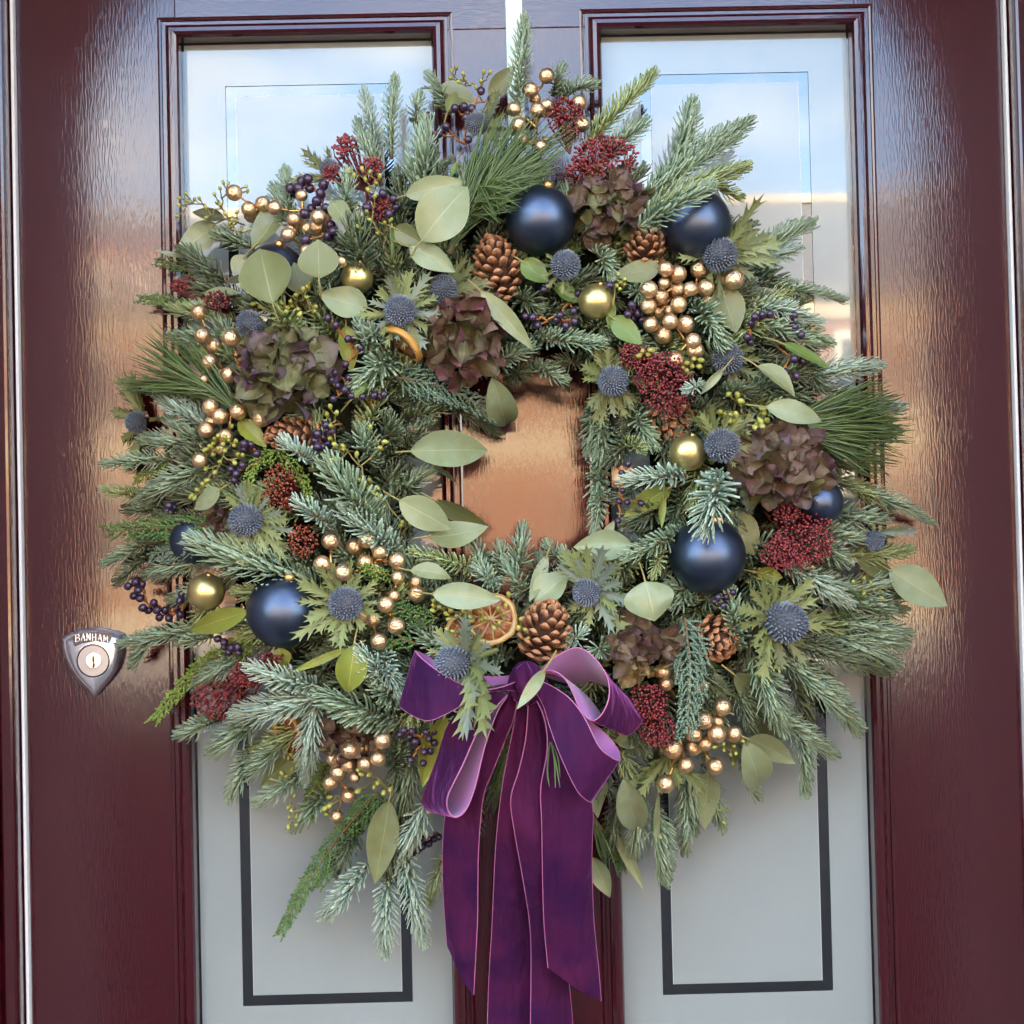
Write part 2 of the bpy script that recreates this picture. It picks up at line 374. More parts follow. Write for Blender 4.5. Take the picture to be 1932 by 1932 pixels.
def leafmat(name, c, rib, back, rough=.45, vein=.0, spot=None):
    mt = mat(name, c, rough); n = mt.node_tree.nodes; l = mt.node_tree.links.new; b = n['Principled BSDF']
    b.inputs['Subsurface Weight'].default_value = .0
    u = n.new('ShaderNodeAttribute'); u.attribute_name = 'u'; v = n.new('ShaderNodeAttribute'); v.attribute_name = 'v'
    ab = n.new('ShaderNodeMath'); ab.operation = 'ABSOLUTE'; l(u.outputs['Fac'], ab.inputs[0])
    mr = n.new('ShaderNodeMapRange'); mr.inputs[1].default_value = .012; mr.inputs[2].default_value = .045; mr.inputs[3].default_value = .8; mr.inputs[4].default_value = 0; l(ab.outputs[0], mr.inputs[0])
    # side veins: fine lines running forward from the rib
    sv = n.new('ShaderNodeMath'); sv.operation = 'MULTIPLY_ADD'; l(ab.outputs[0], sv.inputs[0]); sv.inputs[1].default_value = -.35; l(v.outputs['Fac'], sv.inputs[2])
    sc = n.new('ShaderNodeMath'); sc.operation = 'MULTIPLY'; l(sv.outputs[0], sc.inputs[0]); sc.inputs[1].default_value = 11
    fr = n.new('ShaderNodeMath'); fr.operation = 'PINGPONG'; l(sc.outputs[0], fr.inputs[0]); fr.inputs[1].default_value = .5
    vm = n.new('ShaderNodeMapRange'); vm.inputs[1].default_value = .0; vm.inputs[2].default_value = .06; vm.inputs[3].default_value = vein; vm.inputs[4].default_value = 0; l(fr.outputs[0], vm.inputs[0])
    ed = n.new('ShaderNodeMapRange'); ed.inputs[1].default_value = .955; ed.inputs[2].default_value = .99; ed.inputs[3].default_value = 0; ed.inputs[4].default_value = .55; l(ab.outputs[0], ed.inputs[0])
    m1 = n.new('ShaderNodeMath'); m1.operation = 'MAXIMUM'; l(mr.outputs[0], m1.inputs[0]); l(vm.outputs[0], m1.inputs[1])
    m2 = n.new('ShaderNodeMath'); m2.operation = 'MAXIMUM'; l(m1.outputs[0], m2.inputs[0]); l(ed.outputs[0], m2.inputs[1])
    t = n.new('ShaderNodeTexCoord'); z = n.new('ShaderNodeTexNoise'); z.inputs['Scale'].default_value = 60; z.inputs['Detail'].default_value = 6; l(t.outputs['Object'], z.inputs[0])
    o = n.new('ShaderNodeObjectInfo')
    zz = n.new('ShaderNodeMath'); zz.operation = 'MULTIPLY_ADD'; l(o.outputs['Random'], zz.inputs[0]); zz.inputs[1].default_value = .5; l(z.outputs[0], zz.inputs[2])
    zr = n.new('ShaderNodeMapRange'); zr.inputs[1].default_value = .35; zr.inputs[2].default_value = 1.1; l(zz.outputs[0], zr.inputs[0])
    x0 = n.new('ShaderNodeMix'); x0.data_type = 'RGBA'; x0.inputs[6].default_value = (*c, 1); x0.inputs[7].default_value = (*back, 1); l(zr.outputs[0], x0.inputs[0])
    prev = x0.outputs[2]
    if spot:
        z3 = n.new('ShaderNodeTexNoise'); z3.inputs['Scale'].default_value = 45; z3.inputs['Detail'].default_value = 3; l(t.outputs['Object'], z3.inputs[0])
        s3 = n.new('ShaderNodeMapRange'); s3.inputs[1].default_value = .62; s3.inputs[2].default_value = .72; s3.inputs[4].default_value = .7; l(z3.outputs[0], s3.inputs[0])
        x3 = n.new('ShaderNodeMix'); x3.data_type = 'RGBA'; x3.inputs[7].default_value = (*spot, 1); l(s3.outputs[0], x3.inputs[0]); l(prev, x3.inputs[6]); prev = x3.outputs[2]
    x1 = n.new('ShaderNodeMix'); x1.data_type = 'RGBA'; x1.inputs[7].default_value = (*rib, 1); l(m2.outputs[0], x1.inputs[0]); l(prev, x1.inputs[6]); l(x1.outputs[2], b.inputs['Base Color'])
    bp = n.new('ShaderNodeBump'); bp.inputs['Strength'].default_value = .35; bp.inputs['Distance'].default_value = .0006
    bh = n.new('ShaderNodeMath'); bh.operation = 'MULTIPLY_ADD'; l(z.outputs[0], bh.inputs[0]); bh.inputs[1].default_value = .5; l(m1.outputs[0], bh.inputs[2])
    l(bh.outputs[0], bp.inputs['Height']); l(bp.outputs[0], b.inputs['Normal'])
    tr = n.new('ShaderNodeBsdfTranslucent'); l(x1.outputs[2], tr.inputs['Color']); ms = n.new('ShaderNodeMixShader'); ms.inputs[0].default_value = .14
    l(b.outputs[0], ms.inputs[1]); l(tr.outputs[0], ms.inputs[2]); l(ms.outputs[0], n['Material Output'].inputs['Surface'])
    return mt
LEAF = dict(p=leafmat('pale grey-green eucalyptus leaf', (.205, .225, .082), (.36, .40, .20), (.28, .345, .205), .34, .16, (.24, .25, .12)),
            o=leafmat('olive eucalyptus leaf', (.155, .175, .062), (.30, .32, .15), (.20, .225, .09), .40, .16, (.19, .18, .08)),
            d=leafmat('dark olive eucalyptus leaf', (.075, .09, .035), (.18, .2, .09), (.10, .115, .05)),
            y=leafmat('yellow-green leaf', (.26, .28, .035), (.42, .44, .12), (.20, .26, .04), .4, .5, (.22, .12, .03)),
            g=leafmat('fresh green leaf', (.10, .17, .035), (.24, .32, .10), (.14, .22, .04), .35, .5))
BRACT = dict(g=leafmat('green thistle bract', (.18, .22, .065), (.36, .40, .18), (.25, .29, .11), .5, .2),
             d=leafmat('dark green thistle bract', (.105, .125, .036), (.22, .26, .10), (.15, .175, .055), .45, .2),
             b=leafmat('grey-green thistle bract', (.21, .26, .15), (.36, .42, .34), (.19, .24, .2), .5, .2))
HEADC = mat('thistle core', (.055, .065, .08), .7)
SPIKE = toned('blue-grey thistle florets', (.045, .055, .085), (.24, .285, .34), .55)
NAVY = mat('navy satin bauble', (.080, .108, .165), .38, .96, bump=(900, .05, .0002))
GOLDM = mat('matte gold bauble', (.66, .55, .22), .34, .9, bump=(900, .04, .0002))
GOLDB = mat('gold foil berry', (.90, .67, .42), .32, .92, var=(3, (.74, .46, .23), .6), bump=(3.2, .22, .25))
GOLDS = mat('gold foil stem', (.62, .34, .11), .3, .85, bump=(300, .5, .001))
SKB = toned('red skimmia buds', (.105, .012, .016), (.30, .052, .052), .45)
SKBB = toned('rusty skimmia buds', (.15, .03, .012), (.36, .10, .05), .45)
SKS = mat('dark red stems', (.12, .02, .02), .6)
VIBB = mat('dark blue-black berry', (.022, .018, .042), .26, var=(120, (.055, .025, .06), .6), Coat_Weight=.25, Coat_Roughness=.35)
SEEDM = toned('yellow-green seed', (.24, .24, .035), (.42, .42, .09), .4)
SEEDS = mat('olive seed stem', (.26, .22, .07), .6)
CONEM = toned('pine cone scale', (.13, .046, .016), (.46, .22, .10), .6, .3, bump=(500, .5, .0006))
CONEC = mat('pine cone core', (.05, .018, .008), .8)
def petal_mat(name, c0, c1, c2):
    mt = leafmat(name, c0, c1, c0, .5, .35); n = mt.node_tree.nodes; l = mt.node_tree.links.new
    # purple edge blushing into the green middle
    b = n['Principled BSDF']; base = b.inputs['Base Color'].links[0].from_socket
    u = n.new('ShaderNodeAttribute'); u.attribute_name = 'v'
    t = n.new('ShaderNodeTexCoord'); z = n.new('ShaderNodeTexNoise'); z.inputs['Scale'].default_value = 70; l(t.outputs['Object'], z.inputs[0])
    o = n.new('ShaderNodeObjectInfo'); s = n.new('ShaderNodeMath'); s.operation = 'ADD'; l(o.outputs['Random'], s.inputs[0]); l(z.outputs[0], s.inputs[1])
    s2 = n.new('ShaderNodeMath'); s2.operation = 'MULTIPLY_ADD'; l(u.outputs['Fac'], s2.inputs[0]); s2.inputs[1].default_value = .7; l(s.outputs[0], s2.inputs[2])
    r = n.new('ShaderNodeMapRange'); r.inputs[1].default_value = 1.15; r.inputs[2].default_value = 2.0; l(s2.outputs[0], r.inputs[0])
    x = n.new('ShaderNodeMix'); x.data_type = 'RGBA'; x.inputs[7].default_value = (*c2, 1); l(r.outputs[0], x.inputs[0]); l(base, x.inputs[6]); l(x.outputs[2], b.inputs['Base Color'])
    return mt
PETAL = dict(g=petal_mat('green purple hydrangea petal', (.135, .14, .048), (.25, .23, .11), (.082, .04, .062)),
             r=petal_mat('plum red hydrangea petal', (.14, .11, .05), (.26, .18, .11), (.12, .03, .045)),
             t=petal_mat('tan mauve hydrangea petal', (.19, .145, .07), (.32, .25, .14), (.12, .06, .07)),
             b=petal_mat('brown mauve hydrangea petal', (.135, .09, .045), (.24, .16, .09), (.088, .042, .045)),
             y=petal_mat('tan yellow hydrangea petal', (.27, .20, .075), (.36, .28, .13), (.16, .10, .06)))

# ------------------------------------------------------------------ ring under the foliage
MOSS = mat('moss darkened for shade', (.010, .014, .007), .95, var=(60, (.02, .024, .010), .8), bump=(150, 1, .006))  # moss colour darkened to put in the shade between the sprigs
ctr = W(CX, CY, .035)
wb = empty('wreath_base', ctr, 'mossy wreath ring hidden under dense shade-darkened fir greenery on the door', 'wreath')
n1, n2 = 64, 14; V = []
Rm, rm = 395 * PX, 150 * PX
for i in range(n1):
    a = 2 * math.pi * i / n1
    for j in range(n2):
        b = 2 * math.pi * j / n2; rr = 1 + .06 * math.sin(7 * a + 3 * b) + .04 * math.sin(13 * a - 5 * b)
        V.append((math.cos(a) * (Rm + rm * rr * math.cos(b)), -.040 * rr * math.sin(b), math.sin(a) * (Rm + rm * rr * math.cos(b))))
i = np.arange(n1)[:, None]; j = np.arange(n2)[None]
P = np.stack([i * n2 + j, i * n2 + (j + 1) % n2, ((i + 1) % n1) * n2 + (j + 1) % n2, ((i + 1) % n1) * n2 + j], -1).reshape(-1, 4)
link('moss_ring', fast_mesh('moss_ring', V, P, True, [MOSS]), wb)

NT, NP = t_needle()
def sprig_needles(path, upv, wid, acc, dens=1.0, rng=RNG, full=False):
    """fir needles along a path (m); wid = half width of the brush in m"""
    n = len(path); seg = np.linalg.norm(np.diff(path, axis=0), axis=1).sum()
    cnt = max(30, int(seg * 1750 * dens))
    t = ((np.arange(cnt) + .5 + rng.normal(0, .6, cnt)) / cnt).clip(0, 1) ** .95 * .985
    f = t * (n - 1); i = np.minimum(f.astype(int), n - 2); fr = (f - i)[:, None]
    O = path[i] * (1 - fr) + path[i + 1] * fr
    T = np.gradient(path, axis=0); T = T[i] * (1 - fr) + T[i + 1] * fr; T /= np.linalg.norm(T, axis=1)[:, None]
    U = np.broadcast_to(upv, T.shape); Bs = np.cross(T, U); Bs /= np.linalg.norm(Bs, axis=1)[:, None]; N = np.cross(Bs, T)
    golden = np.arange(cnt) * 2.39996 + rng.normal(0, .10, cnt)
    c, s = np.cos(golden), np.sin(golden)
    if not full: s = np.where(s < -.25, -s * .8, s)      # needles brush up and to the sides
    al = np.radians(73 - 40 * t ** 4 + rng.normal(0, 3.5, cnt))
    ln = .93 * wid / np.sin(np.radians(60)) * (1.0 - .28 * t ** 4) * np.clip(.55 + 2.5 * t, 0, 1) * rng.normal(1, .05, cnt)
    D = np.cos(al)[:, None] * T + np.sin(al)[:, None] * (c[:, None] * Bs + s[:, None] * N)
    x, y, z = frames(D, .7 * N + .7 * T)
    th = .00112 * rng.normal(1, .1, cnt) * np.clip(wid / .0125, .75, 1.2)
    # template z holds both curl (scaled by length) and thickness (scaled by th)
    TV = NT.copy(); curl0 = .22 * TV[:, 0] ** 2; thick = TV[:, 2] - curl0; curl = .42 * TV[:, 0] ** 2
    Vv = (TV[None, :, 0, None] * (x * ln[:, None])[:, None] + TV[None, :, 1, None] * (y * th[:, None] * 2)[:, None]
          + (curl[None, :, None] * ln[:, None, None] + thick[None, :, None] * th[:, None, None] * 2) * z[:, None]) + O[:, None]
    k = len(TV); P = [(np.asarray(p)[None] + (np.arange(cnt) * k)[:, None, None]).reshape(-1, np.asarray(p).shape[1]) for p in NP]
    tone = np.clip(np.repeat(rng.random(cnt) * .75 + .15 * t, k) + np.tile(np.where(thick < 0, .25, 0) + .12 * TV[:, 0], cnt), 0, 1)
    acc.add(Vv.reshape(-1, 3), *P, tone=tone)

def fir(a, b, wid, c='b', lift=0., bow=.0, tipd=None, cat='fir'):
    """fir sprig from picture place a to b, wid = full width there"""
    (ax, ay), (bx, by) = a, b
    ra, rb = math.hypot(ax - CX, ay - CY), math.hypot(bx - CX, by - CY)
    da = max(.03, DEP(ax, ay) - .018) + lift; db = (DEP(bx, by) + .006 + lift) if tipd is None else tipd
    pa, pb = W(ax, ay, da), W(bx, by, db)
    mid = (pa + pb) / 2 + np.array([0, -1, 0]) * (.010 + .04 * np.linalg.norm(pb - pa)) + bow * np.cross(pb - pa, [0, -1, 0])
    path = cr([pa, mid, pb], 14)
    upv = unit([RNG.normal(0, .25), -1, .25 + RNG.normal(0, .2)])
    e = empty('fir_sprig', pa, None, 'fir sprig', 'fir sprigs of the wreath')
    ac = Acc(); sprig_needles(path - pa, upv, wid * .5 * pxm((da + db) / 2), ac)
    link('needles', ac.mesh('needles', [FIR[c]]), e, kind='stuff')
    tv, tp = tube(path - pa, np.linspace(.0021, .0012, 14), 5); link('twig', fast_mesh('twig', tv, tp, True, [TWIG]), e)
    adj = dict(b='blue-green', g='green', p='pale frosted', d='dark green')[c]
    LN = math.hypot(bx - ax, by - ay); size = 'long ' if LN > 125 else ('short ' if LN < 70 else '')
    TODO.append((e, (ax * .4 + bx * .6, ay * .4 + by * .6), size + adj + ' fir sprig pointing ' + pointing(bx - ax, by - ay)))

# dense greenery filling the ring, darkened to paint in the deep shade
ac = Acc(); ac2 = Acc()
for k in range(300):
    a = RNG.random() * 2 * math.pi; r1 = 210 + 350 * RNG.random() ** .8
    px, py = CX + r1 * math.cos(a), CY + r1 * math.sin(a)
    ang = a + RNG.normal(0, .55) + (.5 if r1 > 330 else (2.2 if RNG.random() < .6 else .2)); ln = 70 + 60 * RNG.random()
    if r1 < 260: ln *= .55
    qx, qy = px + ln * math.cos(ang), py + ln * math.sin(ang)
    if math.hypot(qx - 985, qy - 885) < 185: continue
    d0 = DEP(px, py) - .035; d1 = DEP(qx, qy) - .012
    if math.hypot(qx - CX, qy - CY) > 640: continue
    pa, pb = W(px, py, max(.02, d0)), W(qx, qy, max(.03, d1))
    path = cr([pa, (pa + pb) / 2 + np.array([0, -.012, 0]), pb], 8)
    sprig_needles(path - ctr, unit([RNG.normal(0, .3), -1, .3]), (20 + 10 * RNG.random()) * PX, ac if k % 2 else ac2, .8)
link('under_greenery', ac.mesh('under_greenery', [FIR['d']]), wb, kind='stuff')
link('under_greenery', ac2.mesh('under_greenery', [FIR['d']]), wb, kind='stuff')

# ------------------------------------------------------------------ builders for what is wired into the wreath
def facing(dx, dy, out):
    """direction in the scene: dx right, dy down in the picture, out towards the viewer"""
    return unit(rt * dx - up * dy - np.array([0, 1, 0]) * out)
def mw_axes(x, y, z, o): return Matrix(((x[0], y[0], z[0], o[0]), (x[1], y[1], z[1], o[1]), (x[2], y[2], z[2], o[2]), (0, 0, 0, 1)))
def frame_z(z, spin=0.):
    z = unit(z); r = np.array([.3, .2, 1.]) if abs(z[2]) < .9 else np.array([1., .2, 0]); x = unit(np.cross(r, z)); y = np.cross(z, x)
    return np.cos(spin) * x + np.sin(spin) * y, -np.sin(spin) * x + np.cos(spin) * y, z

def leaf_mesh(pa, pb, wid, mt, cup=.25, bend=.1, roll=0., shape=.8, nrm=None, wave=.0, na=14, nc=8, name='blade', thick=None):
    x = pb - pa; ln = np.linalg.norm(x); x = x / ln
    n0 = nrm if nrm is not None else np.array([0, -1., .12])
    y = unit(np.cross(n0, x)); z = np.cross(x, y)
    y, z = math.cos(roll) * y + math.sin(roll) * z, -math.sin(roll) * y + math.cos(roll) * z
    V, U, VV = [], [], []
    ph = RNG.random() * 6
    for i in range(na + 1):
        s = i / na; hw = wid / 2 * max(0., math.sin(math.pi * min(1, s ** shape))) ** .86
        if i in (0, na): hw = wid * .006
        for j in range(nc + 1):
            u = -1 + 2 * j / nc
            zz = cup * hw * (abs(u) ** 1.6) + bend * ln * 4 * s * (1 - s) + wave * wid * math.sin(9 * s + ph + 2 * u) * abs(u)
            V.append(x * s * ln + y * u * hw + z * (zz - bend * 0)); U.append(u); VV.append(s)
    P = [(i * (nc + 1) + j, i * (nc + 1) + j + 1, (i + 1) * (nc + 1) + j + 1, (i + 1) * (nc + 1) + j) for i in range(na) for j in range(nc)]
    return fast_mesh(name, V, np.array(P), True, [mt], None, {'u': U, 'v': VV})

def leaf(a, b, wid, c='p', lift=.012, cup=.2, bend=None, roll=None, d2=None, kind='eucalyptus_leaf', stalk=True, near=None):
    (ax, ay), (bx, by) = a, b
    da = DEP(ax, ay) + lift; db = DEP(bx, by) + lift + (0 if d2 is None else d2)
    pa, pb = W(ax, ay, da), W(bx, by, db)
    roll = RNG.normal(0, .25) if roll is None else roll; bend = RNG.normal(0, .08) if bend is None else bend; cup = cup * RNG.uniform(.4, 2.2)
    cat = 'leaf'
    e = empty(kind, pa, None, cat, 'loose leaves in the wreath')
    link('blade', leaf_mesh(pa, pb, wid * pxm(da) / max(.35, math.cos(roll)), (LEAF[c]), cup, bend, roll, wave=RNG.uniform(0, .035)), e)
    if stalk:
        q = unit(pa - pb); st = cr([q * .016 + np.array([0, .012, 0]), q * .006 + np.array([0, .002, 0]), (0, 0, 0), -q * .004], 6)
        tv, tp = tube(st, .0008, 5); link('stalk', fast_mesh('stalk', tv, tp, True, [SEEDS]), e)
    nm = dict(p='pale grey-green eucalyptus', o='olive green eucalyptus', d='dark olive eucalyptus', y='yellow-green veined', g='fresh green veined')[c]
    LN = math.hypot(bx - ax, by - ay); shp = 'narrow ' if wid < .33 * LN else ('broad ' if wid > .68 * LN else '')
    TODO.append((e, ((ax + bx) / 2, (ay + by) / 2), shp + nm + ' leaf pointing ' + pointing(bx - ax, by - ay)))

BALL = fast_mesh('berry', *(lambda v: (v[0], v[1]))(t_ball(18, 12)), True, [GOLDB])
VBALL = fast_mesh('berry', *(lambda v: (v[0], v[1]))(t_ball(10, 8)), True, [VIBB])
def t_seed():
    V, P = t_ball(8, 7); V = V.copy(); V[:, 2] *= 1.5
    k = np.clip(V[:, 2] / 1.5, -1, 1); V[:, :2] *= (1 - .45 * np.clip(k, 0, 1))[:, None]
    return V, P
SEEDME = [fast_mesh('seed', t_seed()[0], t_seed()[1], True, [SEEDM], None, {'tone': np.full(len(t_seed()[0]), q)}) for q in (.0, .35, .7)]
def spread(pts, dj, base_lift, used):
    """depths for balls so that they do not run into each other; pts (px,py,rpx)"""
    out = []
    for (px, py, r) in pts:
        d = DEP(px, py) + base_lift + RNG.uniform(-dj, dj); rm_ = r * PX
        for _ in range(14):
            p = W(px, py, d)
            if all(np.linalg.norm(p - q) > (rm_ + q_r) * .97 for q, q_r in used): break
            d -= .0035
        p = W(px, py, d); used.append((p, rm_)); out.append(p)
    return out
def tree(pts, root, offs=.004, droop=.15):
    """edges of a branching stem: every point joins the nearest one already joined"""
    todo = list(range(len(pts))); got = [root]; edges = []
    while todo:
        best = min(((np.linalg.norm(pts[i] - g) + .35 * np.linalg.norm(g - root), i, gi) for i in todo for gi, g in enumerate(got)), key=lambda q: q[0])
        i = best[1]; g = got[best[2]]
        node = pts[i] * .55 + g * .45 + np.array([0, offs, 0])
        edges.append((g, node, pts[i])); got.append(node); todo.remove(i)
    return edges
USED = []
def spray(nm, pts, root, mesh, rads, stem_mat, stem_r, label, cat, group, part, lift, dj, aspect=1., stem_part='stem', random_turn=False, seeds=False):
    P3 = spread(pts, dj, lift, USED if not seeds else [])
    rp_ = W(root[0], root[1], max(.03, DEP(*root) - .012))
    o0 = P3[0] if True else rp_
    e = empty(nm, rp_, label, cat, group)
    for (px, py, r), p in zip(pts, P3):
        r_ = r * pxm(DEP(px, py)); z = unit(rp_ - p + RNG.normal(0, .4, 3) * np.linalg.norm(rp_ - p))
        x, y, z = frame_z(z, RNG.random() * 6)
        me = mesh[RNG.integers(len(mesh))] if isinstance(mesh, list) else mesh
        link(part, me, e, mw=mw_axes(x * r_, y * r_, z * r_ * aspect, p - rp_))
    ac = Acc()
    for g, n_, p in tree(P3, rp_):
        ac.add(*tube(cr([g, n_ * .9 + g * .1 + RNG.normal(0, .0012, 3), n_, p], 8) - rp_, np.linspace(stem_r * 1.25, stem_r * .85, 8), 5))
    link(stem_part, ac.mesh(stem_part, [stem_mat]), e)
    c = np.mean([(q[0], q[1]) for q in pts], axis=0)
    LAND.append((c[0], c[1], label)) if label else None
    return e, c

def pts_of(crop, lst, rdef=None):
    k = KS(crop) / (3322 / 1932) * (3322 / 1932) * 1932 / 1932
    out = []
    for q in lst:
        x, y = X(crop, q[0], q[1]); s = CROPS[crop][2] / 3322
        out.append((x, y, (q[2] * 1.08 if len(q) > 2 else rdef * 1.05) * s))
    return out
def gold(pts, root, label): return spray('gold_berry_spray', pts, root, BALL, None, GOLDS, .0011, label, 'berry spray', 'gold foil berry sprays', 'berry', .022, .008)
def vib(pts, root, label): return spray('dark_berry_sprig', pts, root, VBALL, None, ORST, .0009, label, 'berry sprig', 'sprigs of dark berries', 'berry', .020, .006, 1.12)
def seeds(pts, root, label): return spray('eucalyptus_seed_sprig', pts, root, SEEDME, None, SEEDS, .0006, label, 'seed sprig', 'eucalyptus seed sprigs', 'seed', .026, .006, 1., seeds=True)

def bauble(px, py, r, mt, label, lift=.0, tilt=(0.2, -.9, .3)):
    d = DEP(px, py) + lift; c = W(px, py, d); rm_ = r * pxm(d)
    USED.append((c, rm_)); e = empty('bauble', c, label, 'bauble', 'baubles on the wreath'); LAND.append((px, py, label))
    tv, tp = t_ball(48, 32); z = facing(*tilt); x, y, z = frame_z(z)
    # faint mould seam round the middle
    s = 1 + .0035 * np.exp(-(tv[:, 0] / .02) ** 2); tv = tv * s[:, None]
    link('ball', fast_mesh('ball', tv * rm_, tp, True, [mt]), e, mw=mw_axes(x, y, z, (0, 0, 0)))
    V, P = tube(np.array([z * rm_ * .97, z * rm_ * 1.0, z * rm_ * 1.10, z * rm_ * 1.12]), np.array([.15, .15, .14, .05]) * rm_, 16)
    link('cap', fast_mesh('cap', V, P, True, [GOLDS]), e)

# thistles ----------------------------------------------------------
def t_bract(seed):
    """spiny thistle bract: a keeled blade with a few forward-pointing lobes ending in thorns"""
    g = np.random.default_rng(seed); V, P, U, VV = [], [], [], []
    n = 5; ss = np.linspace(.04, .86, n + 1); zf = lambda s: .20 * s * s
    env = lambda s: math.sin(math.pi * min(1, .16 + .80 * s)) ** .8
    def add(x, y, z, u): V.append((x, y, z)); U.append(u); VV.append(x); return len(V) - 1
    mid = [add(s, 0, zf(s), 0) for s in ss]; tip = add(1.0, 0, zf(1.0), 0)
    for sd in (-1, 1):
        no = [add(s, sd * (.035 + .05 * env(s)), zf(s) + .02, .45 * sd) for s in ss]
        for k in range(n):
            s = ss[k]; h = (.10 + .14 * env(s)) * g.uniform(.75, 1.2); fw_ = g.uniform(.10, .19)
            a = add(s + (ss[k + 1] - s) * .35 + fw_ * .45, sd * h * .72, zf(s) + .045, .8 * sd)
            b = add(s + (ss[k + 1] - s) * .5 + fw_, sd * (h + .05), zf(s) + .06 + .09 * g.random(), .97 * sd)
            c = add(s + (ss[k + 1] - s) * .75 + fw_ * .3, sd * h * .55, zf(s) + .035, .7 * sd)
            q = (mid[k], no[k], a, b, c, no[k + 1], mid[k + 1]); P.append(q if sd < 0 else q[::-1])
        x1 = add(.93, sd * .03, zf(.93) + .01, .6 * sd); q = (mid[n], no[n], x1, tip); P4(P, q, sd)
    return np.array(V), [np.array([p for p in P if len(p) == 7]), np.array([p for p in P if len(p) == 4])], U, VV
def P4(P, q, sd): P.append(q if sd < 0 else q[::-1])
BRM = {c: [fast_mesh('bract', *(lambda t: (t[0], t[1]))(t_bract(k)), True, [BRACT[c]], None, {'u': t_bract(k)[2], 'v': t_bract(k)[3]}) for k in range(3)] for c in BRACT}
def thistle(px, py, r, face, label, br=(), lift=.016, elong=None, head=True):
    """br: list of (angle from up clockwise deg, length in px, colour, elevation deg)"""
    d = DEP(px, py) + lift; c = W(px, py, d); A = facing(*face); rm_ = r * pxm(d)
    e = empty('thistle', c - A * rm_, label, 'thistle', 'blue thistles in the wreath'); LAND.append((px, py, label))
    off = A * rm_; elong = elong or RNG.uniform(.98, 1.3); rm_ *= RNG.uniform(.84, 1.05)
    USED.append((c, rm_ * .9))
    x, y, z = frame_z(A)
    if head:
        tv, tp = t_ball(18, 12); B = np.stack([x, y, z * elong], -1) * rm_ * .83
        link('core', fast_mesh('core', tv @ B.T + off, tp, True, [HEADC]), e)
        n = 260; i = np.arange(n) + .5; ph = np.arccos(1 - 1.75 * i / n); th = i * 2.39996
        Nn = np.stack([np.sin(ph) * np.cos(th), np.sin(ph) * np.sin(th), np.cos(ph)], -1)
        O = Nn @ B.T * .94 + off; Dn = unit_rows((Nn + RNG.normal(0, .10, Nn.shape)) @ B.T + .25 * rm_ * A)
        X_, Y_, Z_ = frames(Dn, np.cross(Dn, [.3, .5, .8]))
        L_ = rm_ * RNG.uniform(.17, .30, n); wd = rm_ * .07
        TV = np.array([(0, 1, 0), (0, -.5, .87), (0, -.5, -.87), (.45, .85, 0), (.45, -.42, .74), (.45, -.42, -.74), (1, .0, 0)]) * (1, 1, 1)
        TQ = np.array([(0, 1, 4, 3), (1, 2, 5, 4), (2, 0, 3, 5)]); TT = np.array([(3, 4, 6), (4, 5, 6), (5, 3, 6)])
        M = np.stack([X_ * L_[:, None], Y_ * wd, Z_ * wd], -1)
        V, P, tn = scatter(TV, [TQ, TT], M, O, RNG.random(n) * .5)
        tn = np.clip(tn + np.tile(np.array([0, 0, 0, .25, .25, .25, .5]), n), 0, 1)
        ac = Acc(); ac.add(V, *P, tone=tn); link('florets', ac.mesh('florets', [SPIKE], False), e, kind='stuff')
    for q in br:
        ang, ln, col = q[0], q[1], q[2]; el = R(q[3] if len(q) > 3 else RNG.uniform(0, 30))
        a = R(ang + RNG.normal(0, 5)); rad = rt * math.sin(a) + up * math.cos(a) - np.array([0, 1, 0]) * .0
        rad = unit(rad - A * np.dot(rad, A) * .8)
        dr = math.cos(el) * rad + math.sin(el) * unit(A * .6 + np.array([0, -.6, 0])); zz = unit(A * .5 + np.array([0, -1, 0]))
        xx, yy, zz = (v[0] for v in frames(dr[None], zz[None])); s = ln * pxm(d) * RNG.uniform(.95, 1.25)
        link('bract', BRM[col][RNG.integers(3)], e, mw=mw_axes(xx * s, yy * s * RNG.uniform(.36, .62), zz * s * RNG.uniform(.2, 1.6), -A * rm_ * .02 + rad * rm_ * .15 + off * .35))
    tv, tp = tube(cr([-A * .0, -A * .012 + np.array([0, .004, 0]), -A * .03 + np.array([0, .018, 0])], 6), .0022, 6)
    link('stalk', fast_mesh('stalk', tv, tp, True, [BRACT['g']], None, {'u': np.full(len(tv), .5), 'v': np.full(len(tv), .5)}), e)
def unit_rows(v): return v / (np.linalg.norm(v, axis=1)[:, None] + 1e-9)
def fan(a0, a1, n, ln, c, el=None):
    n = int(n * 1.35)
    return [(a0 + (a1 - a0) * (i + .5) / n, ln * RNG.uniform(.8, 1.15), c if len(c) == 1 else c[i % len(c)]) + (() if el is None else (el + RNG.normal(0, 8),)) for i in range(n)]

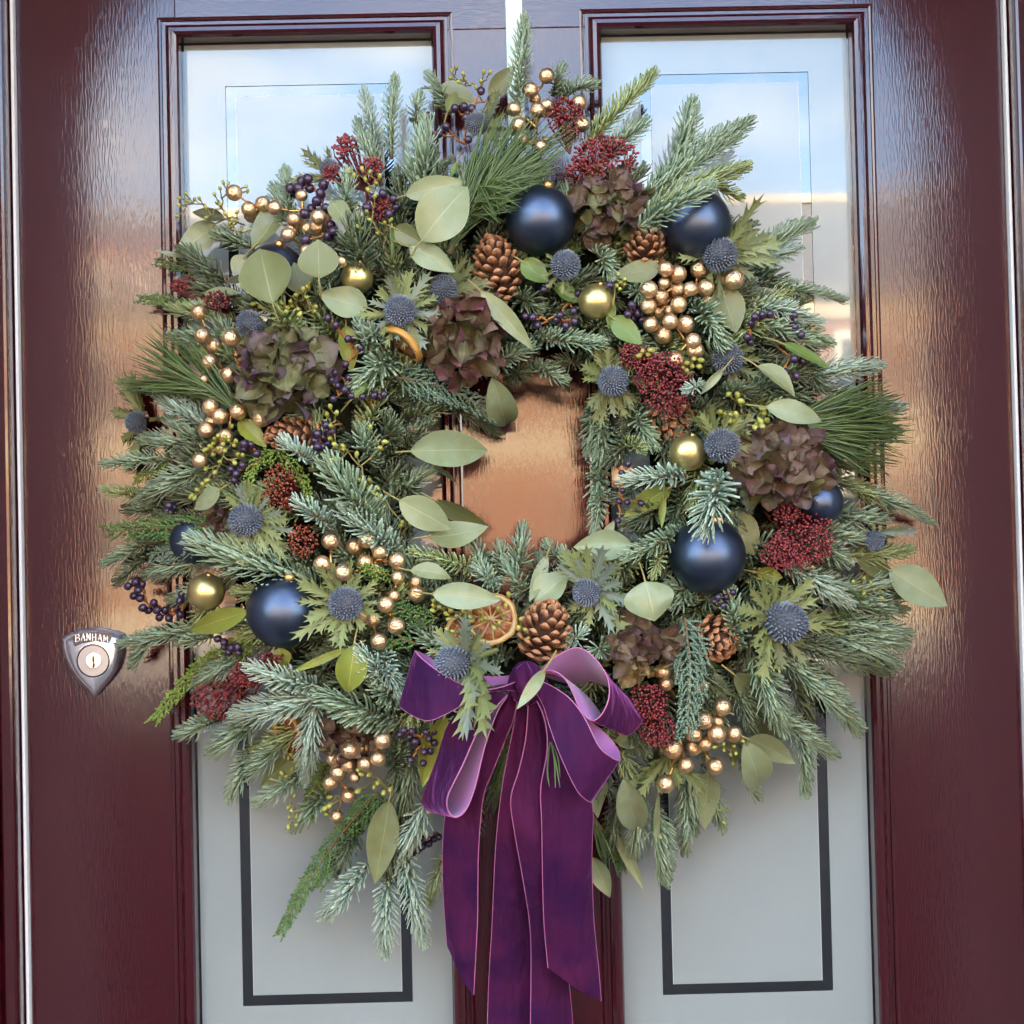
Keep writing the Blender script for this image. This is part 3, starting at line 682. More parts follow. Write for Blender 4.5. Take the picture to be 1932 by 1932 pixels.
# pine cones --------------------------------------------------------
def t_scale():
    xs = [0, .45, .78, .93, 1.0]; hw = [.20, .34, .46, .36, .14]; top = [.02, .05, .16, .20, .12]; bot = [-.04, -.06, -.05, .0, .06]
    V, T = [], []
    for x, h, t, b in zip(xs, hw, top, bot):
        V += [(x, h, (t + b) / 2), (x, h * .45, t), (x, 0, t + .03), (x, -h * .45, t), (x, -h, (t + b) / 2), (x, 0, b)]
        T += [min(1, max(0, (x - .55) * 2.2))] * 5 + [.0]
    P = [(6 * i + j, 6 * i + (j + 1) % 6, 6 * i + 6 + (j + 1) % 6, 6 * i + 6 + j) for i in range(4) for j in range(6)]
    return np.array(V), [np.array(P), np.array([[24, 25, 26, 27, 28, 29]])], T
_sv, _sp, _st = t_scale(); SCALE = fast_mesh('scale', _sv, _sp, False, [CONEM], None, {'tone': _st})
def cone(px, py, ax, ln, wd, label, lift=.012, n=76, openness=1.):
    d = DEP(px, py) + lift; c = W(px, py, d); A = facing(*ax); L_ = ln * pxm(d); Rm_ = wd / 2 * pxm(d)
    e = empty('pine_cone', c, label, 'pine cone', 'pine cones in the wreath'); LAND.append((px, py, label)); USED.append((c, Rm_))
    x, y, z = frame_z(A)
    tv, tp = t_ball(12, 10); link('core', fast_mesh('core', tv @ (np.stack([x * Rm_ * .55, y * Rm_ * .55, z * L_ * .42], -1)).T, tp, True, [CONEC]), e)
    for i in range(n):
        s = (i + .5) / n; th = i * 2.39996; rr = math.sin(math.pi * (.16 + .80 * s)) ** .75 * Rm_
        if s > .93: rr *= .75
        rad = math.cos(th) * x + math.sin(th) * y; be = R(2 + 70 * s ** 1.5) * (1 if openness >= 1 else 1.15)
        dr = math.cos(be) * rad + math.sin(be) * A; sl_ = max(rr * .72, Rm_ * .30) * RNG.uniform(.88, 1.14); dr = unit(dr + RNG.normal(0, .09, 3))
        p = A * (s - .5) * L_ * .86 + rad * (rr - sl_ * math.cos(be)) - A * sl_ * math.sin(be) * .5
        xx, yy, zz = (v[0] for v in frames(dr[None], A[None]))
        sw = Rm_ * .56 * (1 - .35 * s)
        link('scale', SCALE, e, mw=mw_axes(xx * sl_, yy * sw, zz * Rm_ * .85, p))

# hydrangea ---------------------------------------------------------
def t_petal(seed):
    g = np.random.default_rng(seed); na, nc = 7, 8; V, U, VV = [], [], []
    a, b, c = g.uniform(-.25, .55), g.uniform(0, 6), g.uniform(.03, .09)
    for i in range(na + 1):
        s = i / na; hw = .58 * math.sin(math.pi * min(1, .06 + .88 * s ** .85)) ** .62
        if i == na: hw *= .8
        for j in range(nc + 1):
            u = -1 + 2 * j / nc; ex = s - .10 * u * u * s * (1 if s > .7 else .3)
            z = a * s * s + .16 * u * u * s + c * math.sin(4 * u + b) * s * 1.4 + .05 * math.sin(9 * s + b)
            V.append((ex, u * hw, z)); U.append(u); VV.append(s)
    P = [(i * (nc + 1) + j, i * (nc + 1) + j + 1, (i + 1) * (nc + 1) + j + 1, (i + 1) * (nc + 1) + j) for i in range(na) for j in range(nc)]
    return np.array(V), np.array(P), U, VV
PETM = {}
def hydrangea(px, py, rx, ry, cols, label, n=17, size=40, lift=.006, depth=.04):
    d = DEP(px, py) + lift; c = W(px, py, d); k = pxm(d)
    e = empty('hydrangea_head', c, label, 'hydrangea', 'dried hydrangea heads'); LAND.append((px, py, label))
    for i in range(n):
        rr = math.sqrt((i + .4) / n); th = i * 2.39996 + .7
        ux, uy = rr * math.cos(th), rr * math.sin(th)
        o = rt * ux * rx * k - up * uy * ry * k + np.array([0, -1, 0]) * (depth * math.sqrt(max(0, 1 - rr * rr * .85)) - .008)
        A = facing(ux * 1.1 + RNG.normal(0, .3), uy * 1.1 + RNG.normal(0, .3), 1.0 - .45 * rr)
        x, y, z = frame_z(A, RNG.random() * 6); nb = 4 if RNG.random() < .75 else 3
        col = cols(ux, uy) if callable(cols) else cols[RNG.integers(len(cols))]
        for q in range(nb):
            a = q * 2 * math.pi / nb + RNG.normal(0, .18); el = RNG.uniform(-.1, .75)
            dr = math.cos(el) * (math.cos(a) * x + math.sin(a) * y) + math.sin(el) * z
            xx, yy, zz = (v[0] for v in frames(dr[None], z[None])); s = size * 1.02 * k * RNG.uniform(.65, 1.15)
            v = int(RNG.integers(5)); key = (col, v)
            if key not in PETM:
                t = t_petal(v); PETM[key] = fast_mesh('petal', t[0], t[1], True, [PETAL[col]], None, {'u': t[2], 'v': t[3]})
            link('petal', PETM[key], e, mw=mw_axes(xx * s, yy * s * RNG.uniform(.85, 1.1), zz * s, o + dr * .001))
    tv, tp = t_ball(10, 8); B = np.stack([rt * rx * k * .72, up * ry * k * .72, np.array([0, -1, 0]) * depth * .62], -1)
    link('heart', fast_mesh('heart', tv @ B.T, tp, True, [CONEC]), e)

# skimmia -----------------------------------------------------------
BT, BP = t_ball(7, 5)
def skimmia(blobs, root, label, mt=None, dens=1., br=4.9, lift=.016):
    """blobs: (px,py,rx,ry)"""
    mt = mt or SKB; rp_ = W(root[0], root[1], max(.03, DEP(*root) - .01))
    e = empty('skimmia_cluster', rp_, label, 'skimmia', 'red skimmia bud clusters'); LAND.append((np.mean([b[0] for b in blobs]), np.mean([b[1] for b in blobs]), label))
    ac, st = Acc(), Acc()
    for (px, py, rx, ry) in blobs:
        d = DEP(px, py) + lift; c = W(px, py, d); k = pxm(d)
        n = int(dens * .72 * rx * ry / (br * .5) ** 2) + 12
        i = np.arange(n) + .5; rr = np.sqrt(i / n); th = i * 2.39996
        ux, uy = rr * np.cos(th) + RNG.normal(0, .06, n), rr * np.sin(th) + RNG.normal(0, .06, n)
        lump = .5 + .5 * np.sin(ux * 5 + px) * np.cos(uy * 6 + py)
        h = (.30 * (rx + ry) * np.sqrt(np.clip(1 - rr ** 2 * .9, 0, 1)) + 9 * lump) * k + RNG.normal(0, .0022, n)
        O = c + rt * (ux * rx * k)[:, None] - up * (uy * ry * k)[:, None] + np.array([0, -1, 0]) * h[:, None]
        D = unit_rows(O - (c * .6 + rp_ * .4 + np.array([0, .01, 0])) + RNG.normal(0, .004, O.shape))
        x, y, z = frames(D, np.cross(D, [.3, .5, .8])); r_ = br * .5 * k * RNG.normal(1, .14, n)
        M = np.stack([y * r_[:, None], z * r_[:, None], x * r_[:, None] * 1.3], -1)
        V, P, tn = scatter(BT, BP, M, O - rp_, RNG.random(n) * .7)
        ac.add(V, *P, tone=np.clip(tn + np.tile(np.where(BT[:, 2] > .5, .25, 0), n), 0, 1))
        hubs = c + rt * (RNG.normal(0, .45, 14) * rx * k)[:, None] - up * (RNG.normal(0, .45, 14) * ry * k)[:, None] + np.array([0, -1, 0]) * (.12 * (rx + ry) * k)
        for hb in hubs: st.add(*tube(cr([rp_, (rp_ + hb) / 2 + np.array([0, .004, 0]), hb], 6) - rp_, .0009, 4))
        for p in O[::2]:
            hb = hubs[np.argmin(np.linalg.norm(hubs - p, axis=1))]; st.add(*tube(np.array([hb, p]) - rp_, .0005, 3))
    link('buds', ac.mesh('buds', [mt]), e, kind='stuff'); link('stems', st.mesh('stems', [SKS]), e)

# long-needled pine ---------------------------------------------------
def pine(o1, o2, tips, n, label, lift=.03, spread_d=.03, r=.00062):
    base = W(*o1, DEP(*o1)); e = empty('pine_tuft', base, label, 'pine tuft', 'tufts of long pine needles'); LAND.append((tips[len(tips) // 2][0] * .5 + o1[0] * .5, tips[len(tips) // 2][1] * .5 + o1[1] * .5, label))
    ac = Acc(); T = cr([(*t, 0) for t in tips], 60)[:, :2]
    for i in range(n):
        s = RNG.random(); q = T[int(np.clip(s + RNG.normal(0, .06), 0, .999) * 60)]; f = np.clip(s + RNG.normal(0, .15), 0, 1)
        ox, oy = o1[0] + (o2[0] - o1[0]) * f, o1[1] + (o2[1] - o1[1]) * f
        sh = RNG.uniform(.72, 1.03); qx, qy = ox + (q[0] - ox) * sh, oy + (q[1] - oy) * sh
        pa = W(ox, oy, DEP(ox, oy) + lift * .5); pb = W(qx, qy, DEP(qx, qy) + lift + RNG.uniform(-spread_d, spread_d))
        mid = (pa + pb) / 2 + np.array([0, -.006, 0]) + RNG.normal(0, .003, 3)
        ac.add(*tube(cr([pa, mid, pb], 7) - base, np.array([1, 1, 1, 1, .95, .8, .25]) * r, 4), tone=RNG.random())
    link('needles', ac.mesh('needles', [PINE]), e, kind='stuff')
    tv, tp = tube(cr([W(*o1, DEP(*o1) + lift * .2), W(*o2, DEP(*o2) + lift * .45)], 6) - base, .0028, 6); link('twig', fast_mesh('twig', tv, tp, True, [TWIG]), e)

# cypress -------------------------------------------------------------
def cypress(pts, wid, c, label, lift=.014, tipd=None):
    (ax, ay), (bx, by) = pts[0], pts[-1]
    P3 = [W(p[0], p[1], DEP(*p) + lift * (.2 + .8 * i / (len(pts) - 1))) for i, p in enumerate(pts)]
    base = P3[0]; path = cr(P3, 60); e = empty('cypress_sprig', base, label, 'cypress sprig', 'cypress sprigs'); LAND.append(((ax + bx) / 2, (ay + by) / 2, label))
    segs = []                                   # (start, end) runs covered with scales
    seg = np.linalg.norm(np.diff(path, axis=0), axis=1).sum(); k = PX
    nrm = unit([RNG.normal(0, .2), -1, RNG.normal(0, .2)])
    segs.append(path)
    nb = int(seg / .0034)
    for i in range(nb):
        s = (i + .5) / nb; q = path[int(s * 59)]; T = unit(path[min(59, int(s * 59) + 2)] - path[max(0, int(s * 59) - 2)])
        sd = 1 if i % 2 else -1; B = unit(np.cross(T, nrm)) * sd
        ln = wid * .5 * k * (1.25 - .75 * s) * RNG.uniform(.75, 1.15); dr = unit(T * .95 + B * .75 + nrm * RNG.normal(0, .18))
        br = cr([q, q + dr * ln * .5, q + (dr * .8 + T * .3) * ln + np.array([0, 0, -.10 * ln])], 16); segs.append(br)
        for jj in range(max(1, int(ln / .0052))):
            u = (jj + .6) / max(1, int(ln / .0052)); p = br[int(u * 14)]; s2 = 1 if jj % 2 else -1
            d2 = unit(dr * .9 + unit(np.cross(dr, nrm)) * s2 * .7 + nrm * RNG.normal(0, .2)); l2 = ln * .34 * (1.1 - .6 * u) * RNG.uniform(.7, 1.2)
            segs.append(np.array([p, p + d2 * l2 * .5, p + d2 * l2]))
    O, D, Rr, Tn = [], [], [], []
    for sg in segs:
        d = np.diff(sg, axis=0); L_ = np.linalg.norm(d, axis=1).sum(); n = max(2, int(L_ / .0015)); tone0 = RNG.random() * .6
        f = np.linspace(0, len(sg) - 1.001, n); i = f.astype(int); fr = (f - i)[:, None]
        O.append(sg[i] * (1 - fr) + sg[np.minimum(i + 1, len(sg) - 1)] * fr); D.append(unit_rows(d[np.minimum(i, len(d) - 1)] + RNG.normal(0, .00035, (n, 3)) * 1)); Rr.append(np.linspace(1, .7, n)); Tn.append(tone0 + .35 * np.linspace(0, 1, n))
    O, D, Rr, Tn = np.concatenate(O), np.concatenate(D), np.concatenate(Rr), np.concatenate(Tn)
    x, y, z = frames(unit_rows(D + RNG.normal(0, .16, D.shape)), np.broadcast_to(nrm, D.shape) + RNG.normal(0, .1, D.shape))
    TV = np.array([(-.2, 0, 0), (.35, .5, 0), (.35, 0, .38), (.35, -.5, 0), (.35, 0, -.3), (1.1, 0, .1)])
    TP = [np.array([(0, 2, 1), (0, 3, 2), (0, 4, 3), (0, 1, 4), (5, 1, 2), (5, 2, 3), (5, 3, 4), (5, 4, 1)])]
    M = np.stack([x * (.0030 * Rr)[:, None], y * (.0033 * Rr)[:, None], z * (.0026 * Rr)[:, None]], -1)
    V, P, tn = scatter(TV, TP, M, O - base, np.clip(Tn, 0, 1)); ac = Acc(); ac.add(V, *P, tone=tn)
    link('scale_leaves', ac.mesh('scale_leaves', [CYP[c]]), e, kind='stuff')
    tv, tp = tube(path[::6] - base, np.linspace(.0012, .0006, 10), 5); link('twig', fast_mesh('twig', tv, tp, True, [TWIG]), e)

# dried orange slices -------------------------------------------------
RIND = mat('orange rind', (.42, .20, .035), .5, var=(150, (.5, .27, .05), .6), bump=(600, .5, .0008))
PITH = mat('dried pith', (.55, .42, .22), .7, var=(90, (.45, .28, .1), .6))
FLESH = mat('dried orange flesh', (.30, .10, .02), .3, var=(160, (.16, .045, .012), .8), bump=(260, .9, .002), Coat_Weight=.3)
def orange(px, py, r, face, label, lift=.01):
    d = DEP(px, py) + lift; c = W(px, py, d); k = r * pxm(d); e = empty('orange_slice', c, label, 'orange slice', 'dried orange slices'); LAND.append((px, py, label))
    x, y, z = frame_z(facing(*face), RNG.random() * 3); n = 40; h = .0028
    def ringm(nm, r0, r1, h0, h1, mt):
        V = []
        for i in range(n):
            a = 2 * math.pi * i / n; w_ = 1 + .025 * math.sin(5 * a) + .015 * math.sin(11 * a); q = x * math.cos(a) + y * math.sin(a); wz = z * .0015 * math.sin(3 * a)
            V += [q * r0 * k * w_ + z * h0 + wz, q * (r0 * .5 + r1 * .5) * k * w_ + z * h1 * 1.15 + wz, q * r1 * k * w_ + z * h1 * .8 + wz, q * r1 * k * w_ - z * h1 * .8 + wz, q * r0 * k * w_ - z * h0 + wz]
        P = [(5 * i + j, 5 * i + (j + 1) % 5, 5 * ((i + 1) % n) + (j + 1) % 5, 5 * ((i + 1) % n) + j) for i in range(n) for j in range(5)]
        link(nm, fast_mesh(nm, V, np.array(P), True, [mt]), e)
    ringm('rind', .955, 1.0, h * .9, h, RIND); ringm('pith', .80, .956, h * .55, h * .95, PITH)
    disc = [np.zeros(3)] + [(x * math.cos(a) + y * math.sin(a)) * k * .82 for a in np.arange(n) * 2 * math.pi / n]
    link('membrane', fast_mesh('membrane', disc, np.array([(0, 1 + i, 1 + (i + 1) % n) for i in range(n)]), True, [PITH]), e)
    S_ = 10
    for i in range(S_):
        a0, a1 = (i + .07) * 2 * math.pi / S_, (i + .93) * 2 * math.pi / S_; V = []
        for zz in (h * .55, -h * .55):
            V += [(x * math.cos((a0 + a1) / 2) + y * math.sin((a0 + a1) / 2)) * k * .12 + z * zz * .6]
            V += [(x * math.cos(a) + y * math.sin(a)) * k * .79 + z * zz for a in np.linspace(a0, a1, 6)]
        V = np.array(V); P3_ = [(0, j, j + 1) for j in range(1, 6)] + [(7, 8 + j, 7 + j) for j in range(1, 6)]
        P4_ = [(j, j + 7, j + 8, j + 1) for j in range(0, 6)] + [(6, 13, 7, 0)]
        link('segment', fast_mesh('segment', V, [np.array(P3_), np.array(P4_)], True, [FLESH]), e)

# ------------------------------------------------------------------ baubles
Z = lambda x, y: (x, y)
bauble(1019, 416, 66, NAVY, 'large navy bauble at the top, between pine needles and hydrangea', .012)
bauble(1314, 424, 66, NAVY, 'large navy bauble at upper right under fir sprigs', .022)
bauble(518, 520, 60, NAVY, 'navy bauble at upper left half hidden behind two olive leaves', .004)
bauble(1335, 1048, 72, NAVY, 'largest navy bauble, right of the hole, under a pale fir tip', .012)
bauble(1547, 947, 44, NAVY, 'smaller navy bauble at the right behind red skimmia', .014)
bauble(535, 1153, 69, NAVY, 'large navy bauble at lower left beside a yellow-green leaf', .014)
bauble(366, 1020, 46, NAVY, 'navy bauble at the left edge mostly covered by cypress', -.008)
bauble(673, 525, 31, GOLDM, 'matte gold bauble at upper left above a thistle', .01)
bauble(1125, 569, 34, GOLDM, 'matte gold bauble above the hole beside dark berries', .014)
bauble(1298, 854, 35, GOLDM, 'matte gold bauble right of the hole touching a thistle', .016)
bauble(389, 1117, 35, GOLDM, 'matte gold bauble at lower left beside orange berry stems', .016)

# ------------------------------------------------------------------ pine cones
cone(938, 506, (-.25, -.95, .35), 138, 98, 'open brown pine cone left of the top navy bauble', .004)
cone(1218, 468, (-.1, -.75, .75), 95, 84, 'closed brown pine cone below the upper right fir sprigs', .004, 60, .9)
cone(556, 820, (-1, .1, .35), 128, 74, 'pine cone lying sideways under the large green hydrangea', .004)
cone(1028, 1190, (.28, -.95, .35), 136, 106, 'upright brown pine cone just above the velvet bow', .012)
cone(1350, 1203, (.45, .25, .85), 85, 96, 'round pine cone seen end on behind blue-green cypress', .0, 60)
cone(1262, 790, (.3, .6, .6), 110, 100, 'pine cone peeping out below red skimmia at right', -.014)

# ------------------------------------------------------------------ thistles
thistle(900, 233, 27, (-.75, .1, .6), 'small thistle at the top under dark berries', fan(40, 150, 9, 62, 'gb') + fan(240, 320, 3, 40, 'g'))
thistle(1067, 500, 31, (.1, -.1, 1), 'bare blue thistle just below the top navy bauble', fan(150, 320, 5, 46, 'dg', 0), .03)
thistle(836, 545, 28, (0, -.3, 1), 'thistle with long dark bracts below the big round leaf', fan(20, 110, 6, 78, 'd', 5) + fan(110, 200, 3, 60, 'dg') + fan(230, 330, 3, 50, 'd'))
thistle(755, 586, 33, (0, .05, 1), 'thistle with bright star of bracts above the dark hydrangea', fan(0, 360, 17, 70, 'ggb', 12), .03)
thistle(471, 611, 31, (.15, .1, 1), 'bare blue thistle at left above the green hydrangea', fan(120, 260, 5, 44, 'g', -5), .03)
thistle(1358, 480, 37, (0, .1, 1), 'big thistle with broad bracts below the upper right navy bauble', fan(30, 115, 9, 100, 'dgd', 12) + fan(-80, 20, 5, 72, 'dgd', 12) + fan(115, 285, 5, 66, 'dg', 5), .03)
thistle(1373, 676, 35, (.1, .1, 1), 'dark thistle without bright bracts at right, left of dark berries', fan(60, 180, 5, 62, 'd', 0), .006)
thistle(1157, 719, 31, (.25, .15, 1), 'thistle at the upper right of the hole beside red skimmia', fan(100, 230, 8, 74, 'gd', 0) + fan(260, 395, 8, 64, 'gd', 8), .02)
thistle(1363, 840, 35, (.05, .05, 1), 'thistle touching the gold bauble right of the hole', fan(-60, 110, 8, 66, 'dg', 5) + fan(110, 170, 2, 50, 'g'), .03)
thistle(463, 982, 33, (-.3, .1, .95), 'thistle with drooping bracts at the left', fan(-50, 110, 9, 72, 'gb', 8) + fan(110, 230, 8, 80, 'g', 5), .03)
thistle(652, 1139, 33, (.05, -.1, 1), 'bright blue thistle right of the lower left navy bauble', fan(0, 180, 8, 62, 'g', 8) + fan(180, 360, 11, 84, 'g', 10), .03)
thistle(856, 1252, 37, (-.75, .15, .65), 'thistle lying on the left loop of the bow', fan(20, 95, 8, 84, 'bgb', 10) + fan(95, 165, 7, 118, 'gbg', 22) + fan(270, 340, 4, 74, 'gb', 5), .075, 1.3)
thistle(1107, 1118, 29, (-.55, .2, .8), 'thistle above the bow, right of the upright pine cone', fan(-70, 150, 14, 80, 'gb', 8) + fan(170, 250, 3, 56, 'g'), .02)
thistle(1481, 1174, 40, (.55, .15, .8), 'large thistle at lower right among green bracts', fan(180, 360, 11, 92, 'g', 8) + fan(40, 180, 8, 92, 'gd', 5) + fan(0, 60, 3, 66, 'gb'), .034, 1.25)
thistle(1650, 1020, 22, (-.05, .9, .35), 'thistle hanging head down at the right edge', fan(70, 290, 15, 66, 'gb', -30), .02)
thistle(1262, 1430, 18, (.1, .3, -.5), 'spiny green bract rosette at lower right under gold berries', fan(110, 270, 8, 74, 'gd', 10), -.006, head=False)
thistle(258, 796, 24, (-.75, .15, .3), 'dark thistle poking out at the far left edge', fan(215, 330, 8, 84, 'dg', 0), .0)
thistle(622, 318, 22, (-.3, -.5, .4), 'dark thistle with spiky bracts at the upper left edge', fan(255, 345, 6, 76, 'd', 0), -.004)

# ------------------------------------------------------------------ hydrangeas
hydrangea(540, 703, 86, 74, 'ggg', 'large green and purple hydrangea head at the left', 21, 44, .004, .045)
hydrangea(872, 637, 68, 72, 'rrg', 'dark plum red hydrangea head at the upper left of the hole', 17, 44, .0, .042)
hydrangea(1147, 398, 60, 60, 'tbg', 'tan mauve hydrangea head right of the top navy bauble', 16, 34, .0, .04)
hydrangea(1466, 880, 78, 74, 'brgb', 'brown mauve hydrangea head at the right', 20, 42, .002, .045)
hydrangea(1207, 1222, 56, 52, lambda ux, uy: 'y' if uy > .25 else 'b', 'hydrangea head with tan underside at the lower right of the bow', 15, 34, .0, .04)
hydrangea(656, 1392, 54, 32, 'tb', 'small brown hydrangea head at lower left above gold berries', 9, 30, -.004, .03)
hydrangea(418, 993, 24, 28, 'r', 'small red brown hydrangea piece at the left beside a thistle', 5, 28, -.01, .02)

# ------------------------------------------------------------------ orange slices
orange(757, 648, 50, (-.55, .75, .25), 'dried orange slice seen edge on under a bright thistle', .014)
orange(927, 1168, 50, (-.1, -.1, 1), 'dried orange slice facing out above the bow', .016)
orange(880, 1195, 42, (.1, -.5, .8), 'dried orange slice tucked behind seeds and thistle above the bow', .0)
orange(548, 1390, 44, (-.5, .2, .6), 'dried orange slice half hidden under pale fir at lower left', -.006)

# ------------------------------------------------------------------ gold berry sprays
gold(pts_of('A', [(888, 1208, 47), (978, 1310, 42), (1000, 1343, 50), (1068, 1278, 45), (1140, 1302, 42), (1262, 1375, 42), (1255, 1445, 45), (1225, 1470, 42), (1415, 1360, 45), (1412, 1420, 50), (1345, 1430, 40), (1340, 1570, 35), (1310, 1225, 35), (1560, 1640, 35)]), X('A', 1420, 1600), 'gold berry spray reaching out at the upper left edge')
gold(pts_of('B', [(1300, 475, 45), (1198, 565, 47), (1228, 620, 35), (1095, 685, 42), (1245, 692, 45), (1300, 660, 38), (1125, 785, 45), (1140, 870, 38), (1505, 645, 47), (1525, 780, 45), (1265, 920, 38), (1330, 700, 35)]), X('B', 1220, 900), 'gold berry spray at the very top above pine needles')
gold(pts_of('C', [(500, 1300, 45), (577, 1330, 52), (712, 1303, 52), (930, 1365, 60), (878, 1372, 45), (397, 1428, 50), (490, 1390, 35), (572, 1430, 50), (655, 1425, 42), (752, 1418, 50), (468, 1475, 52), (765, 1505, 50), (583, 1523, 48), (392, 1532, 48), (455, 1568, 50), (530, 1628, 45), (628, 1645, 52), (408, 1650, 45), (485, 1715, 52), (675, 1750, 45), (688, 1810, 52), (563, 1875, 52), (525, 1560, 32)]), X('C', 540, 1600), 'largest gold berry spray at upper right below the closed pine cone')
gold(pts_of('D', [(670, 222, 50), (690, 365, 47), (762, 430, 52), (868, 380, 52), (733, 530, 48), (858, 610, 48), (940, 485, 40), (495, 500, 25), (700, 640, 30)]), X('D', 900, 620), 'gold berry spray at the left, left of the green hydrangea')
gold(pts_of('D', [(742, 812, 52), (800, 870, 48), (915, 840, 50), (1058, 885, 50), (715, 955, 48), (835, 995, 42), (672, 1147, 45), (805, 1080, 32), (745, 905, 40), (950, 810, 36), (970, 740, 32), (1040, 765, 32)]), X('D', 960, 900), 'gold berry spray at the left, beside the sideways pine cone')
gold(pts_of('G', [(1490, 105, 52), (1720, 95, 52), (1645, 140, 50), (1800, 175, 42), (1438, 250, 50), (1570, 305, 50), (1490, 330, 38), (1708, 240, 45), (1775, 285, 50), (1838, 225, 36), (1910, 230, 50), (1690, 565, 48), (1755, 597, 50), (1838, 505, 50), (1890, 450, 36), (1905, 640, 50), (1795, 735, 50)]) + pts_of('H', [(295, 245, 48), (285, 170, 40), (175, 140, 40), (150, 262, 36)]), X('G', 1720, 420), 'gold berry spray at the lower left of the hole above a thistle')
gold(pts_of('G', [(1610, 1415, 50), (1697, 1400, 38), (1820, 1355, 50), (1515, 1470, 45), (1790, 1470, 45), (1605, 1510, 42), (1708, 1505, 42), (1540, 1555, 50), (1492, 1620, 45), (1605, 1700, 45), (1530, 1830, 40), (1645, 1590, 30)]), X('G', 1750, 1400), 'gold berry spray at lower left, left of the bow')
gold(pts_of('I', [(602, 868, 48), (500, 945, 45), (575, 950, 35), (572, 1020, 48), (668, 1020, 45), (440, 1020, 45), (505, 1075, 40), (435, 1095, 48), (318, 1105, 52), (270, 1105, 32), (395, 1200, 40), (563, 1205, 47), (278, 1305, 48), (262, 665, 42), (280, 735, 40), (495, 750, 30)]), X('I', 420, 900), 'gold berry spray at lower right below the cypress')

# ------------------------------------------------------------------ red skimmia
skimmia([(653, 282, 24, 26), (701, 322, 26, 24), (626, 331, 17, 17), (718, 395, 20, 26)], (690, 360), 'red skimmia at the upper left edge above blue-black berries', lift=.006)
skimmia([(1067, 228, 34, 38)], (1075, 290), 'small red skimmia at the top beside gold berries')
skimmia([(1140, 302, 62, 42), (1115, 330, 52, 30)], (1110, 350), 'broad red skimmia cluster above the tan hydrangea')
skimmia([(355, 542, 30, 18), (412, 570, 26, 20)], (430, 590), 'red skimmia at the left edge above long pine needles', dens=.9)
skimmia([(1255, 728, 52, 60), (1192, 672, 26, 24), (1222, 690, 30, 30)], (1260, 700), 'large red skimmia cluster at the right of the hole')
skimmia([(1505, 1030, 60, 40), (1470, 1045, 40, 30), (1535, 985, 30, 26), (1480, 965, 26, 22)], (1470, 1000), 'red skimmia cluster right of the largest navy bauble')
skimmia([(420, 1315, 52, 40), (470, 1270, 36, 26), (510, 1245, 22, 16)], (520, 1240), 'red skimmia at the lower left edge over the glass')
skimmia([(1222, 1322, 34, 34), (1240, 1375, 36, 34)], (1240, 1300), 'red skimmia right of the bow beside cypress')
skimmia([(530, 905, 30, 28), (512, 940, 22, 16), (550, 950, 20, 14)], (570, 935), 'dull red skimmia at the left behind cypress', SKBB, .7)
skimmia([(572, 1020, 28, 32)], (590, 1030), 'rusty brown skimmia left of the hole, above gold berries', SKBB, .75)

# ------------------------------------------------------------------ dark berries on orange stems
vib(pts_of('B', [(530, 755), (562, 728), (530, 800), (625, 840), (670, 795), (725, 680), (785, 670), (832, 682), (795, 735), (890, 570), (810, 875), (955, 620)], 25), X('B', 780, 900), 'dark berries on orange stems at the top left of a thistle')
vib(pts_of('A', [(1350, 1120), (1310, 1140), (1240, 1180), (1290, 1178), (1265, 1215), (1362, 1180), (1448, 1160), (1428, 1213), (1405, 1262), (1465, 1305), (1330, 1340), (1492, 1410), (1512, 1450), (1480, 1482), (1335, 1505), (1375, 1310)], 30), X('A', 1520, 1420), 'blue-black berries among gold berries at the upper left')
vib(pts_of('A', [(1820, 1215), (1885, 1250), (1900, 1300), (1860, 1340), (1720, 1300), (1760, 1240)], 26), X('A', 1840, 1420), 'dark berries mixed with seeds left of the big round leaf')
vib(pts_of('E', [(1170, 245), (1215, 250), (1245, 298), (1285, 75), (1385, 235), (1362, 265), (1470, 210), (1475, 275), (1420, 300), (1390, 325), (1495, 100), (1695, 50)], 23), X('E', 1320, 60), 'dark berries above the hole, below the matte gold bauble')
vib(pts_of('E', [(1835, 175), (1880, 155), (1810, 230), (1870, 222), (1900, 265), (1850, 262)], 26), X('E', 1760, 160), 'dark berries between the gold bauble and the gold berries')
vib(pts_of('F', [(790, 50), (830, 40), (875, 35), (770, 85), (1010, 40), (995, 80), (1015, 110), (745, 165), (765, 195), (1030, 138), (1052, 152), (920, 355), (962, 365), (1025, 385), (980, 412), (1010, 290), (1060, 300)], 22), X('F', 900, 210), 'dark berries on ochre stems at the right edge')
vib(pts_of('D', [(1600, 385), (1632, 388), (1445, 435), (1585, 545), (1555, 565), (1515, 600), (1495, 645), (1605, 632), (1580, 705), (1622, 742), (1510, 762), (1535, 680), (1695, 750), (1765, 740), (1825, 735), (1795, 752), (1475, 255), (1525, 300), (1680, 440)], 22), X('D', 1640, 960), 'dark berries on tall ochre stem right of the green hydrangea')
vib(pts_of('D', [(1465, 925), (1500, 965), (1410, 980), (1395, 1020), (1445, 1000), (1440, 1060), (1410, 1062), (1462, 958), (1470, 1040)], 26), X('D', 1560, 920), 'dark berries over the end of the sideways pine cone')
vib(pts_of('D', [(950, 1045), (990, 1050), (955, 1075), (1030, 1105), (870, 1200), (940, 1180), (900, 1230), (965, 1200), (890, 1270), (920, 1205)], 25), X('D', 1010, 1140), 'dark berries at the left beside bright green cypress')
